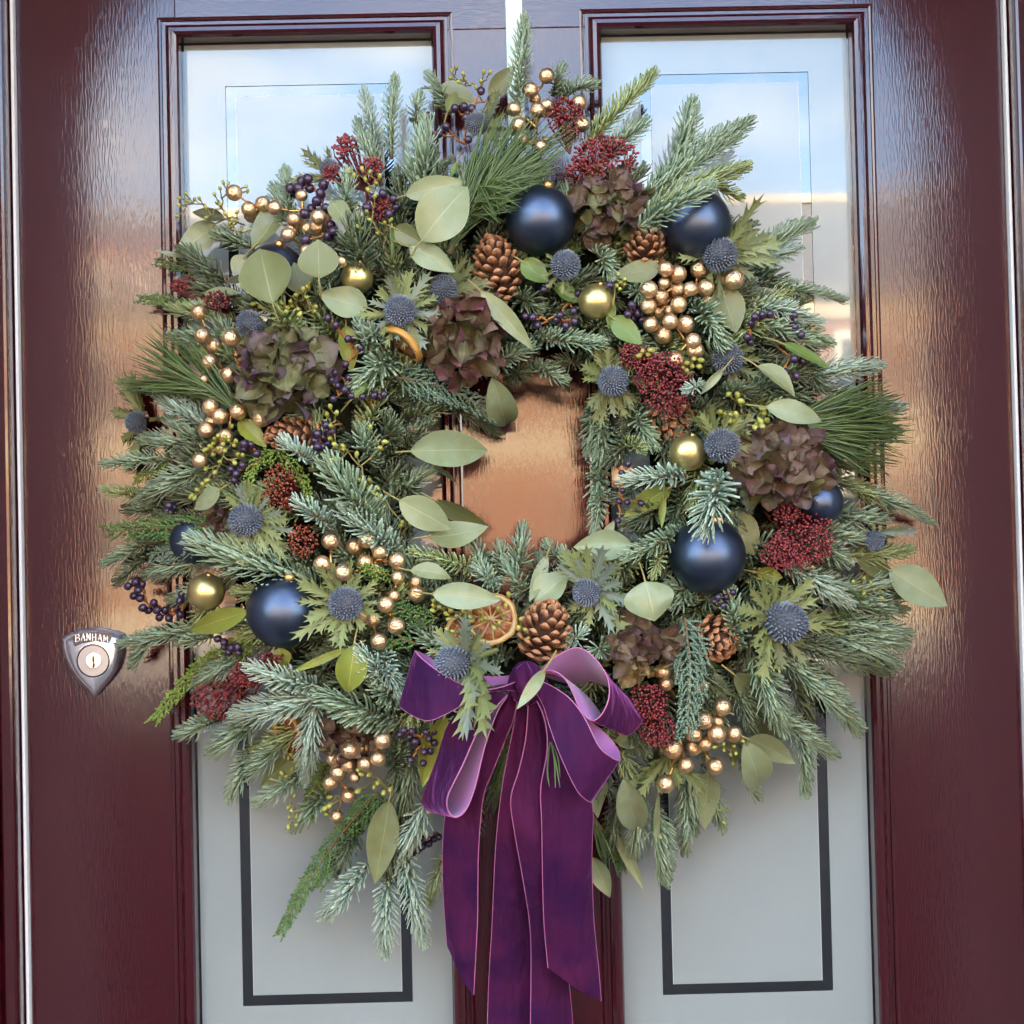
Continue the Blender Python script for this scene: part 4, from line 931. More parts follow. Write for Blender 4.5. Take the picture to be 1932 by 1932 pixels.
vib(pts_of('G', [(222, 390), (268, 365), (310, 380), (285, 415), (260, 450), (300, 465), (315, 525), (350, 540), (385, 495), (405, 540), (455, 540), (420, 585), (480, 590), (530, 530), (550, 570), (550, 480), (562, 440)], 24), X('G', 640, 330), 'purple berries on orange stems at the lower left edge')
vib(pts_of('G', [(785, 720), (825, 740), (830, 770), (870, 775), (855, 802), (910, 770), (915, 806)], 23), X('G', 920, 660), 'few dark berries under a yellow-green leaf at lower left')
vib(pts_of('H', [(215, 1100), (265, 1105), (190, 1125), (250, 1140), (285, 1170), (355, 1110), (400, 1110), (370, 1150), (402, 1176), (340, 1235), (378, 1232), (335, 1305), (255, 1285)], 22), X('H', 350, 1040), 'dark berries in front of a yellow-green leaf by the bow')
vib(pts_of('H', [(340, 1780), (330, 1830), (300, 1852), (370, 1810), (402, 1780), (265, 1870), (240, 1892), (215, 1868), (430, 1768)], 22), X('H', 420, 1740), 'dark berries at the bottom left of the hanging ribbon')
vib(pts_of('F', [(30, 940), (65, 890), (15, 1100), (62, 1105), (140, 1110), (10, 1210), (35, 1040)], 18), X('F', 25, 1010), 'shrivelled brown berries at the right edge of the hole')
vib(pts_of('I', [(560, 265), (625, 240), (665, 215), (610, 290), (580, 240)], 19), X('I', 640, 180), 'small dark berries above the end-on pine cone')
vib(pts_of('D', [(480, 1430), (512, 1440), (495, 1470), (470, 1465)], 24), X('D', 560, 1440), 'small knot of dark berries at the left beside a navy bauble')

# ------------------------------------------------------------------ eucalyptus seeds
seeds(pts_of('A', [(585, 1215), (545, 1240), (592, 1262), (540, 1285), (640, 1250), (670, 1245), (530, 1355), (710, 1300), (715, 1362), (820, 1145), (850, 1150), (800, 1182), (765, 1220), (780, 1272), (960, 1170), (972, 1200), (905, 1330), (830, 1340), (875, 1380), (905, 1388), (860, 1402), (985, 1440), (950, 1450), (820, 1462), (870, 1422), (800, 1282)], 11), X('A', 800, 1560), 'seed sprig sticking out over the glass at the upper left')
seeds(pts_of('A', [(1690, 1060), (1740, 1075), (1640, 1100), (1600, 1075), (1710, 1125), (1780, 1150), (1800, 1105), (1650, 1375), (1660, 1420), (1610, 1460), (1700, 1440), (1720, 1330), (1790, 1465), (1870, 1380), (1830, 1400), (1740, 1380), (1725, 1190), (1770, 1230)], 13), X('A', 1850, 1640), 'orange-tinged seed sprig left of the big round leaf')
seeds(pts_of('D', [(1060, 20), (1105, 10), (1165, 15), (1040, 70), (1080, 90), (1190, 80), (1180, 60), (1010, 165), (1055, 185), (1150, 170), (1185, 160), (1240, 150), (1220, 190), (1250, 180), (1290, 200), (1300, 230), (1350, 60), (1320, 75), (1290, 100), (1275, 112), (1360, 40), (1390, 215), (1400, 185), (1345, 125), (1215, 215), (1170, 185)], 14), X('D', 1380, 200), 'yellow seeds over the two olive leaves at upper left')
seeds(pts_of('B', [(735, 425), (705, 445), (700, 490), (780, 465), (780, 500), (750, 515), (905, 455), (945, 455), (890, 510), (860, 550)], 13), X('B', 900, 640), 'small seed sprig at the very top left of the tallest fir')
seeds(pts_of('E', [(195, 940), (25, 1060), (290, 1030), (260, 1070), (110, 1110), (150, 1255), (190, 1272), (125, 1270), (165, 1285), (185, 1330), (210, 1350), (240, 1320), (245, 1370), (400, 1535), (385, 1557), (450, 1540)], 15), X('E', 390, 1700), 'thin seed sprig at the left edge of the hole')
seeds(pts_of('D', [(870, 935), (790, 995), (830, 1000), (770, 1012), (850, 1020), (760, 1040), (820, 1042), (740, 1060), (790, 1075), (710, 1080), (900, 1030), (890, 1055), (910, 1110), (940, 1115), (890, 1160), (800, 1160), (710, 1200), (770, 1220), (720, 1270), (690, 1300), (660, 1330), (640, 1380), (620, 1370), (760, 1110), (830, 1085)], 15), X('D', 880, 1130), 'yellow seed sprig at the left below gold berries')
seeds(pts_of('D', [(1490, 810), (1470, 860), (1530, 850), (1495, 930), (1490, 1010), (1520, 1047), (1570, 1072), (1510, 1140), (1545, 1140)], 15), X('D', 1640, 1090), 'few green seeds near the tall ochre berry stem')
seeds(pts_of('H', [(400, 290), (430, 280), (465, 275), (510, 265), (400, 320), (440, 330), (395, 350), (470, 310), (510, 350), (545, 385), (590, 355), (600, 300), (600, 387), (630, 392), (690, 360), (480, 370), (495, 402), (640, 412), (700, 410), (730, 400), (800, 260), (870, 250), (860, 290), (800, 340), (840, 370), (850, 320), (945, 405), (930, 460), (970, 470), (990, 525), (810, 430), (780, 460), (600, 490), (630, 500), (590, 517), (520, 480), (485, 470)], 14), X('H', 900, 600), 'seed sprig across the dried orange slice above the bow')
seeds(pts_of('F', [(640, 490), (690, 500), (712, 530), (590, 595), (620, 610), (650, 600), (682, 610), (640, 640), (670, 642), (620, 642), (830, 570), (842, 600), (820, 640), (862, 640), (800, 660), (830, 672), (852, 690), (790, 680)], 17), X('F', 720, 600), 'mustard seed sprig above the brown hydrangea at right')
seeds(pts_of('F', [(440, 290), (480, 295), (400, 312), (380, 340), (430, 330), (470, 332), (400, 357), (150, 250), (180, 265), (130, 270), (200, 240)], 15), X('F', 360, 260), 'mustard seeds just under the largest gold berry spray')
seeds(pts_of('F', [(1410, 1540), (1450, 1560), (1490, 1572), (1520, 1570), (1460, 1602), (1500, 1612), (1530, 1620), (1410, 1622), (1510, 1650), (1500, 1690), (1450, 1722), (1520, 1730), (1480, 1762), (1350, 1560)], 12), X('F', 1400, 1480), 'seed sprig at the right edge below the lone round leaf')
seeds(pts_of('I', [(560, 1095), (610, 1075), (610, 1112), (650, 1140), (680, 1130), (670, 1090), (665, 1190), (720, 1060)], 11), X('I', 660, 1040), 'seeds beside the lower right gold berries')
seeds(pts_of('I', [(590, 1455), (625, 1455), (610, 1525), (560, 1435)], 11), X('I', 540, 1480), 'tiny seeds hanging at the bottom right over the glass')
seeds(pts_of('J', [(1100, 360), (1070, 430), (1100, 412), (1080, 470), (1300, 150), (1280, 190), (1300, 215), (1400, 270), (1385, 292), (1440, 330), (1480, 310), (1350, 220), (1280, 320)], 16), X('J', 1460, 220), 'seed sprig below the lower left gold berries')
seeds(pts_of('J', [(800, 210), (830, 230), (790, 240), (870, 185), (900, 160), (895, 182), (850, 220), (840, 420), (860, 440), (890, 480), (845, 480), (890, 530), (860, 95), (845, 120), (880, 350), (840, 545)], 12), X('J', 900, 260), 'drooping seed sprig at the lower left edge')
seeds(pts_of('B', [(1750, 1720), (1790, 1750), (1765, 1772), (1740, 1790), (1782, 1785), (1760, 1812)], 13), X('B', 1700, 1760), 'few pale seeds right of the gold bauble above the hole')

# ------------------------------------------------------------------ leaves: (crop, base, tip, width in crop units, colour, extra)
for c, a, b, wd, col, kw in [
    ('A', (830, 1370), (625, 1330), 85, 'd', {}), ('A', (775, 1400), (525, 1570), 185, 'p', {}), ('A', (1190, 1290), (1000, 1560), 180, 'p', dict(lift=-.01)),
    ('A', (1130, 1905), (1050, 1560), 335, 'o', dict(lift=.046, roll=0)), ('A', (1420, 1745), (1412, 1500), 262, 'o', dict(lift=.046, roll=0)), ('A', (1330, 1850), (1250, 1640), 170, 'o', dict(lift=.02)),
    ('A', (1500, 1260), (1620, 1440), 130, 'p', dict(lift=.02)), ('D', (1725, 190), (1418, 100), 205, 'p', dict(lift=.022)), ('A', (960, 1600), (880, 1720), 120, 'p', {}),
    ('A', (1000, 1740), (835, 1765), 60, 'd', {}), ('D', (700, 100), (930, 100), 80, 'p', {}),
    ('B', (515, 1510), (805, 1170), 320, 'p', dict(lift=.045, roll=.1, cup=.1)), ('B', (415, 1225), (800, 1140), 150, 'p', dict(lift=.026)), ('B', (345, 1430), (530, 1530), 130, 'o', dict(lift=.022)),
    ('B', (440, 1548), (732, 1705), 160, 'p', dict(lift=.034)), ('B', (610, 560), (860, 640), 175, 'p', dict(lift=.004)), ('B', (680, 700), (735, 575), 75, 'o', dict(lift=.01)),
    ('B', (945, 620), (1095, 412), 125, 'o', dict(lift=.006)), ('C', (470, 1285), (180, 1335), 150, 'o', dict(lift=.016)), ('C', (850, 1400), (945, 1702), 225, 'o', dict(lift=.012)),
    ('C', (160, 1600), (352, 1772), 150, 'g', dict(lift=.02)), ('E', (885, 85), (1215, 452), 125, 'p', dict(lift=.03)), ('E', (960, 625), (1045, 925), 200, 'p', dict(lift=.02, roll=.1)),
    ('E', (440, 1090), (932, 1085), 245, 'p', dict(lift=.04, roll=0, d2=.01)), ('E', (375, 1395), (705, 1575), 200, 'p', dict(lift=.038, roll=.1)), ('E', (600, 1395), (935, 1565), 95, 'o', dict(lift=.02, roll=.9)),
    ('E', (555, 1622), (937, 1560), 185, 'p', dict(lift=.034, roll=-.2)), ('E', (585, 1170), (742, 1292), 32, 'd', dict(lift=.01)), ('H', (250, 98), (512, 150), 105, 'p', dict(lift=.03)),
    ('H', (388, 245), (822, 285), 170, 'p', dict(lift=.04, bend=.08)), ('H', (1110, 0), (1000, 295), 85, 'p', dict(lift=.016)), ('H', (1035, 300), (1245, 120), 190, 'p', dict(lift=.01)),
    ('E', (1835, 1680), (1470, 1690), 200, 'p', dict(lift=.012)), ('H', (1725, 165), (1785, 415), 320, 'p', dict(lift=.04, roll=0, bend=.12, cup=-.25)), ('F', (800, 330), (1018, 508), 120, 'p', dict(lift=.034)),
    ('F', (848, 565), (1168, 645), 140, 'p', dict(lift=.036)), ('F', (612, 345), (480, 492), 50, 'p', dict(lift=.03)), ('F', (640, 1160), (790, 1410), 210, 'o', dict(lift=-.004)),
    ('F', (1552, 1490), (1884, 1695), 215, 'p', dict(lift=.03, roll=0, bend=.0)), ('F', (1370, 1435), (1595, 1520), 125, 'o', dict(lift=.012)), ('I', (668, 680), (1042, 985), 165, 'p', dict(lift=.022)),
    ('I', (745, 1048), (1020, 1190), 150, 'p', dict(lift=.032)), ('I', (725, 1060), (795, 1325), 190, 'p', dict(lift=.026)), ('I', (40, 1270), (122, 1575), 175, 'p', dict(lift=.03)),
    ('I', (520, 1240), (505, 1568), 155, 'p', dict(lift=.024)), ('I', (240, 1355), (247, 1835), 42, 'p', dict(lift=.02)), ('I', (-10, 1590), (152, 1905), 68, 'p', dict(lift=.02)),
    ('K', (1195, 735), (1312, 990), 125, 'p', dict(lift=.014)), ('K', (1265, 250), (1235, 492), 120, 'p', dict(lift=.014)), ('J', (1475, 375), (1382, 905), 200, 'p', dict(lift=.03, roll=0)),
    ('G', (1305, 1435), (1050, 1655), 135, 'o', dict(lift=.012)), ('D', (800, 1330), (640, 1455), 130, 'p', dict(lift=.02)), ('A', (650, 1600), (392, 1568), 42, 'p', dict(lift=.006)),
    ('H', (1098, 715), (920, 968), 85, 'p', dict(lift=.105, roll=.1)), ('I', (560, 670), (620, 830), 80, 'p', dict(lift=-.004)), ('I', (750, 880), (960, 1050), 170, 'o', dict(lift=-.006)),
    ('H', (1540, 1170), (1725, 1150), 110, 'p', dict(lift=.0)), ('E', (1660, 1640), (1725, 1525), 60, 'p', dict(lift=.004)), ('I', (650, 1080), (700, 1180), 90, 'p', dict(lift=.004)),
    ('E', (1385, 610), (1450, 730), 40, 'd', dict(lift=-.02))]:
    k = KS(c); leaf(X(c, *a), X(c, *b), wd * k, col, **kw)
for c, a, b, wd, col, kw in [
    ('G', (980, 545), (615, 668), 145, 'y', dict(lift=.03, cup=.35)), ('G', (1640, 755), (1600, 1058), 195, 'y', dict(lift=.034, cup=.3)), ('G', (1600, 780), (1235, 935), 55, 'y', dict(lift=.03)),
    ('G', (1170, 775), (1195, 905), 135, 'y', dict(lift=.006)), ('H', (470, 1010), (328, 1460), 165, 'y', dict(lift=.022, cup=.35)), ('D', (915, 895), (1092, 1065), 120, 'y', dict(lift=.01)),
    ('D', (1590, 300), (1625, 595), 125, 'y', dict(lift=.008)), ('C', (1230, 1765), (1530, 1920), 85, 'g', dict(lift=.02)), ('B', (1140, 1635), (1312, 1768), 150, 'g', dict(lift=.016)),
    ('F', (310, 1020), (40, 1190), 125, 'y', dict(lift=.004)), ('F', (270, 1060), (258, 1255), 45, 'y', dict(lift=.016)), ('E', (1720, 150), (1690, 325), 60, 'g', dict(lift=.02)),
    ('D', (1635, 755), (1725, 675), 60, 'g', dict(lift=.02)), ('I', (800, 100), (950, 130), 90, 'y', dict(lift=.0)), ('A', (1880, 1420), (1930, 1560), 60, 'g', dict(lift=.02)),
    ('B', (1420, 1600), (1560, 1430), 110, 'g', dict(lift=-.004)), ('B', (1350, 1780), (1500, 1900), 110, 'g', dict(lift=.006)), ('B', (740, 1010), (700, 1110), 40, 'g', dict(lift=.01))]:
    k = KS(c); leaf(X(c, *a), X(c, *b), wd * k, col, kind='viburnum_leaf', **kw)

# ------------------------------------------------------------------ pine tufts
pine(X('B', 690, 1590), X('B', 860, 1130), [X('B', 930, 660), X('B', 1130, 640), X('B', 1330, 650), X('B', 1530, 770), X('B', 1400, 1030), X('B', 1290, 1160), X('B', 1130, 1310), X('B', 1000, 1410)], 190, 'dense tuft of long green pine needles at the top', .034)
pine(X('D', 950, 870), X('D', 700, 640), [X('D', 560, 170), X('D', 370, 300), X('D', 230, 440), X('D', 180, 590), X('D', 150, 690), X('D', 330, 740)], 150, 'long pine needles fanning out at the left edge', .026)
pine(X('F', 1050, 600), X('F', 1160, 780), [X('F', 1520, 370), X('F', 1620, 480), X('F', 1700, 600), X('F', 1690, 720), X('F', 1650, 860), X('F', 1540, 1010)], 180, 'long pine needles fanning out at the right edge', .03)
pine(X('I', 1090, 80), X('I', 1200, 200), [X('I', 1620, 290), X('I', 1560, 420), X('I', 1400, 500), X('I', 1330, 470)], 46, 'sparse dark pine needles at the lower right edge', .006)
pine(X('H', 1130, 1150), X('H', 1135, 1170), [X('H', 1110, 1560), X('H', 1160, 1480), X('H', 1210, 1460)], 4, 'four loose pine needles in front of the velvet bow', .125, .002)
pine(X('K', 1190, 470), X('K', 1250, 560), [X('K', 1270, 800), X('K', 1330, 900), X('K', 1380, 880)], 12, 'thin pine needles hanging right of the ribbon tails', .01)
pine(X('H', 930, 1050), X('H', 860, 1250), [X('H', 700, 1600), X('H', 760, 1650), X('H', 820, 1500)], 40, 'pine needles showing between the ribbon tails', .012)

# ------------------------------------------------------------------ cypress
cypress([X('D', 760, 1600), X('D', 480, 1570), X('D', 100, 1590)], 88, 'g', 'flat green cypress sprig at the left edge over a navy bauble', .03)
cypress([X('D', 700, 1640), X('D', 520, 1690), X('D', 360, 1750)], 70, 'b', 'blue-green cypress sprig at the left, below the flat green one', .028)
cypress([X('G', 1000, 720), X('G', 680, 900), X('G', 385, 1225)], 62, 'y', 'yellow-green cypress sprig pointing at the lock side, lower left', .016)
cypress([X('J', 1400, 330), X('J', 1150, 620), X('J', 950, 920), X('J', 785, 1215)], 66, 'g', 'longest cypress sprig trailing down at the lower left', .02)
cypress([X('J', 1420, 360), X('J', 1240, 600), X('J', 1030, 920)], 56, 'g', 'shorter cypress sprig beside the longest trailing one', .008)
cypress([X('E', 330, 620), X('E', 640, 680), X('E', 975, 845)], 95, 'b', 'blue-green cypress sprig at the upper left of the hole', .022)
cypress([X('I', 390, 360), X('I', 420, 680), X('I', 400, 1010)], 98, 'b', 'broad blue-green cypress sprig hanging right of the bow', .05)
cypress([X('D', 1180, 1070), X('D', 1020, 1170), X('D', 960, 1350)], 46, 'y', 'bright green cypress curl at the left, drooping left', .026)
cypress([X('D', 1160, 1080), X('D', 1290, 1230), X('D', 1370, 1390)], 40, 'y', 'bright green cypress curl at the left, drooping right', .016)
cypress([X('G', 1480, 1480), X('G', 1400, 1660), X('G', 1340, 1850)], 66, 'y', 'bright green cypress at lower left below gold berries', .004)
cypress([X('D', 640, 200), X('D', 480, 150), X('D', 300, 130)], 52, 'g', 'cypress tip at the left edge under red skimmia', .0)
cypress([X('A', 640, 1720), X('A', 520, 1660), X('A', 400, 1640)], 42, 'g', 'small cypress tip at the upper left edge', .0)
cypress([X('H', 430, 400), X('H', 280, 360), X('H', 140, 320)], 60, 'g', 'cypress sprig left of the dried orange slice', .012)
cypress([X('H', 300, 560), X('H', 180, 530), X('H', 90, 600)], 60, 'g', 'cypress sprig at the upper left of the bow', .008)
cypress([X('D', 480, 1180), X('D', 380, 1210), X('D', 270, 1260)], 50, 'y', 'bright cypress tip between fir sprigs at the left edge', .0)
cypress([X('K', 1280, 520), X('K', 1330, 650), X('K', 1385, 810)], 52, 'g', 'cypress sprig at the bottom right of the ribbon tails', .0)
cypress([X('G', 1900, 330), X('G', 1780, 300), X('G', 1690, 260)], 36, 'y', 'green cypress wisp between gold berries left of the hole', .03)

# ------------------------------------------------------------------ fir sprigs: (crop, base, tip, width in picture units, colour, lift)
for c, a, b, wd, col, lf in [
    ('Z', (975, 215), (990, 42), 54, 'b', .0), ('Z', (738, 300), (746, 152), 46, 'b', .0), ('Z', (715, 300), (686, 176), 44, 'p', -.006), ('Z', (720, 350), (676, 236), 50, 'b', .004),
    ('Z', (850, 215), (813, 145), 46, 'b', -.006), ('B', (515, 1230), (555, 790), 78, 'b', .014), ('B', (480, 800), (500, 610), 44, 'b', 0), ('B', (1390, 620), (1595, 540), 48, 'b', 0), ('B', (1340, 600), (1385, 430), 44, 'b', -.004),
    ('Z', (1105, 280), (1232, 146), 58, 'g', .004), ('Z', (1145, 300), (1212, 236), 58, 'b', .004), ('Z', (1275, 330), (1302, 202), 64, 'b', 0), ('Z', (1235, 345), (1410, 236), 62, 'b', .004),
    ('Z', (1200, 385), (1392, 262), 64, 'b', .020), ('Z', (1215, 400), (1402, 318), 62, 'g', .040), ('Z', (1205, 430), (1335, 356), 66, 'b', .062), ('Z', (1300, 350), (1390, 372), 50, 'g', .006), ('Z', (1190, 430), (1240, 380), 60, 'd', .006),
    ('Z', (1405, 490), (1528, 428), 60, 'b', 0), ('Z', (1410, 510), (1500, 470), 50, 'p', -.004), ('Z', (1415, 535), (1592, 570), 40, 'b', 0), ('Z', (1405, 575), (1540, 608), 52, 'p', .006), ('Z', (1390, 600), (1535, 650), 50, 'b', .002),
    ('Z', (1480, 715), (1648, 690), 66, 'p', -.004), ('Z', (1520, 790), (1692, 775), 66, 'p', -.01), ('Z', (1540, 800), (1685, 815), 60, 'b', -.012), ('Z', (1610, 915), (1750, 985), 46, 'b', -.004), ('Z', (1560, 900), (1680, 960), 50, 'g', -.008),
    ('F', (1180, 960), (1060, 960), 48, 'b', .02), ('I', (960, 60), (1310, 260), 58, 'p', .012), ('Z', (1480, 1080), (1590, 1110), 56, 'b', -.004), ('Z', (1560, 1130), (1692, 1150), 70, 'b', -.006), ('Z', (1560, 1170), (1700, 1195), 70, 'b', -.004), ('Z', (1540, 1190), (1685, 1245), 66, 'b', 0),
    ('Z', (1455, 1200), (1668, 1262), 70, 'd', .004), ('Z', (1470, 1235), (1612, 1368), 68, 'b', .006), ('I', (780, 580), (930, 975), 74, 'b', .016), ('Z', (1490, 1270), (1520, 1370), 60, 'd', -.004), ('Z', (1505, 1330), (1515, 1492), 54, 'b', 0), ('I', (640, 640), (760, 1010), 56, 'd', -.004),
    ('Z', (1235, 1520), (1246, 1655), 66, 'b', 0), ('Z', (1210, 1490), (1192, 1620), 56, 'b', -.004), ('Z', (1170, 1500), (1150, 1600), 54, 'd', -.006), ('Z', (1290, 1450), (1310, 1560), 54, 'b', -.008), ('I', (1100, 600), (1350, 990), 58, 'b', .0),
    ('J', (1340, 780), (1090, 1095), 62, 'p', .006), ('J', (1470, 850), (1448, 1305), 60, 'p', .008), ('J', (1560, 640), (1690, 1250), 60, 'p', .010), ('J', (1700, 400), (1560, 690), 66, 'p', .02), ('J', (1830, 690), (1720, 990), 44, 'g', -.002), ('J', (1620, 60), (1540, 520), 80, 'd', .01), ('J', (1500, 480), (1480, 830), 66, 'd', .004),
    ('G', (1430, 1075), (935, 1190), 78, 'p', .03), ('G', (1400, 1010), (1000, 900), 60, 'p', .028), ('G', (1400, 1130), (1345, 1570), 62, 'p', .03), ('G', (1930, 1240), (1440, 1060), 80, 'b', .02), ('G', (1900, 1020), (1680, 790), 58, 'p', .024), ('G', (1920, 1130), (1760, 960), 54, 'b', .016),
    ('G', (820, 1210), (560, 1315), 52, 'b', 0), ('G', (1060, 1200), (790, 1410), 72, 'b', .004), ('G', (1230, 1330), (1000, 1580), 66, 'b', 0), ('G', (1330, 1560), (1055, 1735), 54, 'b', .006), ('G', (720, 640), (195, 755), 48, 'b', 0), ('G', (440, 650), (275, 880), 50, 'b', -.002), ('G', (760, 700), (560, 740), 60, 'b', -.004),
    ('D', (500, 1140), (88, 1175), 44, 'b', .004), ('D', (720, 930), (425, 770), 60, 'p', .012), ('D', (660, 1050), (325, 1020), 52, 'b', .008), ('D', (700, 1190), (345, 1390), 68, 'b', .01), ('D', (380, 1380), (88, 1340), 42, 'g', -.002), ('D', (420, 1640), (100, 1795), 46, 'b', .0), ('D', (400, 1720), (180, 1900), 50, 'd', -.004), ('D', (720, 1770), (355, 1860), 52, 'b', .006), ('D', (500, 1450), (230, 1460), 50, 'd', -.006),
    ('G', (1400, 370), (650, 125), 92, 'b', .018), ('G', (1440, 250), (1150, 200), 70, 'd', .0), ('D', (1800, 1580), (1480, 1180), 92, 'b', .02), ('D', (1400, 1170), (1200, 1040), 54, 'p', .026), ('D', (1520, 1570), (1285, 1410), 54, 'p', .024), ('D', (1920, 1720), (1570, 1470), 66, 'p', .016), ('D', (1930, 1900), (1830, 1480), 60, 'b', -.01), ('D', (1760, 1200), (1700, 960), 60, 'b', -.002), ('D', (1900, 1100), (1840, 880), 60, 'd', .0),
    ('E', (380, 480), (130, 660), 76, 'b', .006), ('E', (300, 420), (160, 330), 50, 'p', .014), ('E', (360, 600), (200, 690), 60, 'd', .0), ('E', (690, 790), (978, 975), 46, 'd', .0), ('E', (900, 600), (1200, 440), 54, 'b', .004), ('E', (1170, 400), (1650, 420), 54, 'b', .008), ('E', (1180, 560), (1400, 645), 48, 'b', .0), ('E', (1060, 640), (1160, 590), 46, 'd', -.01), ('E', (1080, 130), (1240, 190), 60, 'd', 0), ('E', (1560, 520), (1320, 560), 46, 'd', -.008), ('E', (1560, 300), (1700, 340), 56, 'd', 0),
    ('E', (1650, 820), (1600, 1110), 40, 'b', -.004), ('E', (1680, 900), (1620, 1200), 46, 'b', 0), ('E', (1650, 1250), (1598, 1600), 44, 'b', -.004), ('E', (1850, 1000), (1640, 1200), 50, 'd', 0), ('E', (1780, 1050), (1900, 1080), 44, 'g', .004),
    ('F', (400, 950), (55, 985), 56, 'p', .03), ('F', (580, 930), (505, 1250), 92, 'p', .055), ('F', (400, 1260), (55, 1420), 52, 'b', .02), ('F', (250, 1360), (205, 1520), 36, 'g', .02), ('F', (60, 560), (200, 780), 56, 'b', .0), ('F', (480, 440), (400, 470), 36, 'p', .034), ('F', (560, 500), (760, 470), 50, 'd', .004),
    ('E', (1110, 1870), (1155, 1590), 56, 'b', .0), ('E', (1030, 1860), (1010, 1690), 46, 'b', -.006), ('E', (1400, 1810), (1310, 1680), 44, 'b', -.006), ('E', (930, 1820), (850, 1680), 50, 'b', -.006), ('E', (990, 1860), (460, 1720), 46, 'g', .006), ('E', (1000, 1930), (860, 1830), 46, 'p', .006), ('E', (1200, 1900), (1260, 1760), 40, 'd', 0),
    ('C', (660, 1500), (850, 1770), 64, 'b', .012), ('C', (60, 1180), (150, 1340), 52, 'b', .008), ('C', (260, 1420), (370, 1500), 46, 'b', .006), ('A', (1700, 1750), (1640, 1420), 84, 'd', .016), ('A', (1610, 1400), (1600, 1110), 56, 'b', .008), ('A', (1230, 1300), (1215, 1080), 44, 'b', -.002), ('A', (1250, 1340), (1190, 1250), 40, 'b', -.004),
    ('A', (840, 1780), (590, 1580), 62, 'd', .0), ('A', (900, 1560), (850, 1470), 50, 'd', -.004), ('A', (1460, 1840), (1520, 1660), 50, 'b', .02), ('D', (1280, 380), (1130, 160), 76, 'g', .01), ('D', (1760, 520), (1680, 290), 50, 'b', .014), ('D', (1420, 200), (1430, 80), 50, 'b', 0),
    ('I', (680, 540), (640, 220), 60, 'b', .006), ('H', (1230, 560), (1330, 480), 44, 'p', .01), ('H', (1480, 560), (1400, 600), 50, 'b', .004), ('H', (50, 560), (190, 870), 54, 'p', .016), ('H', (150, 1450), (180, 1130), 60, 'd', 0), ('I', (430, 220), (320, 170), 60, 'b', 0), ('I', (420, 200), (330, 290), 50, 'b', 0), ('I', (470, 230), (540, 260), 50, 'd', 0),
    ('I', (1000, 300), (1250, 220), 56, 'b', -.004), ('I', (1300, 330), (1600, 240), 60, 'd', -.01), ('I', (1250, 450), (1600, 500), 70, 'b', .0), ('F', (1100, 1330), (1290, 1440), 56, 'b', -.002)]:
    fir(X(c, *a), X(c, *b), wd, col, lf)
for a, b, wd, col, lf in [((930, 1135), (902, 1058), 50, 'b', 0), ((1000, 1135), (955, 1062), 50, 'b', -.004), ((1045, 1120), (1022, 1050), 46, 'd', -.004), ((1080, 1110), (1062, 1040), 44, 'b', -.004),
    ((445, 605), (325, 588), 58, 'g', -.004), ((450, 645), (335, 640), 60, 'b', -.008), ((440, 560), (345, 540), 56, 'd', -.008), ((400, 780), (330, 720), 56, 'b', -.008), ((420, 850), (320, 800), 60, 'b', -.006), ((440, 1090), (330, 1130), 56, 'b', -.006), ((420, 1000), (310, 970), 60, 'd', -.01),
    ((745, 870), (806, 800), 56, 'd', -.004), ((738, 940), (812, 892), 54, 'b', -.006), ((745, 1010), (818, 960), 54, 'd', -.004), ((756, 800), (836, 770), 54, 'd', -.006), ((470, 1230), (368, 1292), 54, 'b', -.006), ((485, 1400), (440, 1500), 54, 'b', -.006), ((620, 1490), (556, 1556), 54, 'b', -.004), ((680, 1550), (636, 1640), 50, 'd', -.004), ((1380, 1390), (1422, 1500), 54, 'b', -.008), ((1325, 1440), (1362, 1556), 50, 'b', -.006), ((1440, 1330), (1566, 1424), 60, 'b', -.006), ((1560, 1120), (1706, 1092), 62, 'b', -.008), ((1580, 1050), (1712, 1040), 52, 'g', -.008), ((1290, 1480), (1296, 1600), 50, 'b', -.006), ((900, 1500), (890, 1600), 50, 'd', -.012), ((1120, 760), (1112, 850), 50, 'b', -.01), ((1130, 860), (1118, 950), 50, 'b', -.01), ((1480, 620), (1560, 650), 50, 'b', -.006), ((1500, 860), (1600, 840), 56, 'b', -.012), ((1520, 1000), (1620, 1020), 56, 'b', -.006), ((560, 440), (520, 360), 56, 'b', -.008), ((480, 470), (400, 440), 50, 'b', -.012)]:
    fir(a, b, wd, col, lf)

# more fir filling the gaps of the ring, mostly in shade-dark tones
mids = [q[1] for q in TODO if 'fir' in q[2]]
got = 0
for k in range(9000):
    if got >= 150: break
    a = RNG.random() * 2 * math.pi; r1 = 250 + 370 * RNG.random()
    out_ = r1 > 380
    px, py = CX + r1 * math.cos(a), CY + r1 * math.sin(a); ang = a + RNG.normal(0, .45) + (.2 if out_ else 1.9); ln = RNG.uniform(75, 135)
    qx, qy = px + ln * math.cos(ang), py + ln * math.sin(ang); mx_, my_ = px * .4 + qx * .6, py * .4 + qy * .6
    rq = math.hypot(qx - 985, qy - 885)
    side = abs(qx - CX) > 380 and qy > 560
    if rq < 200 or rq > (745 if side else 650) or (qy > 1480 and 820 < qx < 1180) or my_ > 1500 or rq > 560 and py < 420: continue
    if qx < 330 and qy > 1280 or qx > 1640 and qy > 1330: continue
    if min(math.hypot(mx_ - m_[0], my_ - m_[1]) for m_ in mids) < 43: continue
    mids.append((mx_, my_)); got += 1
    fir((px, py), (qx, qy), RNG.uniform(46, 72), 'ddgbdg'[k % 6], -.012)

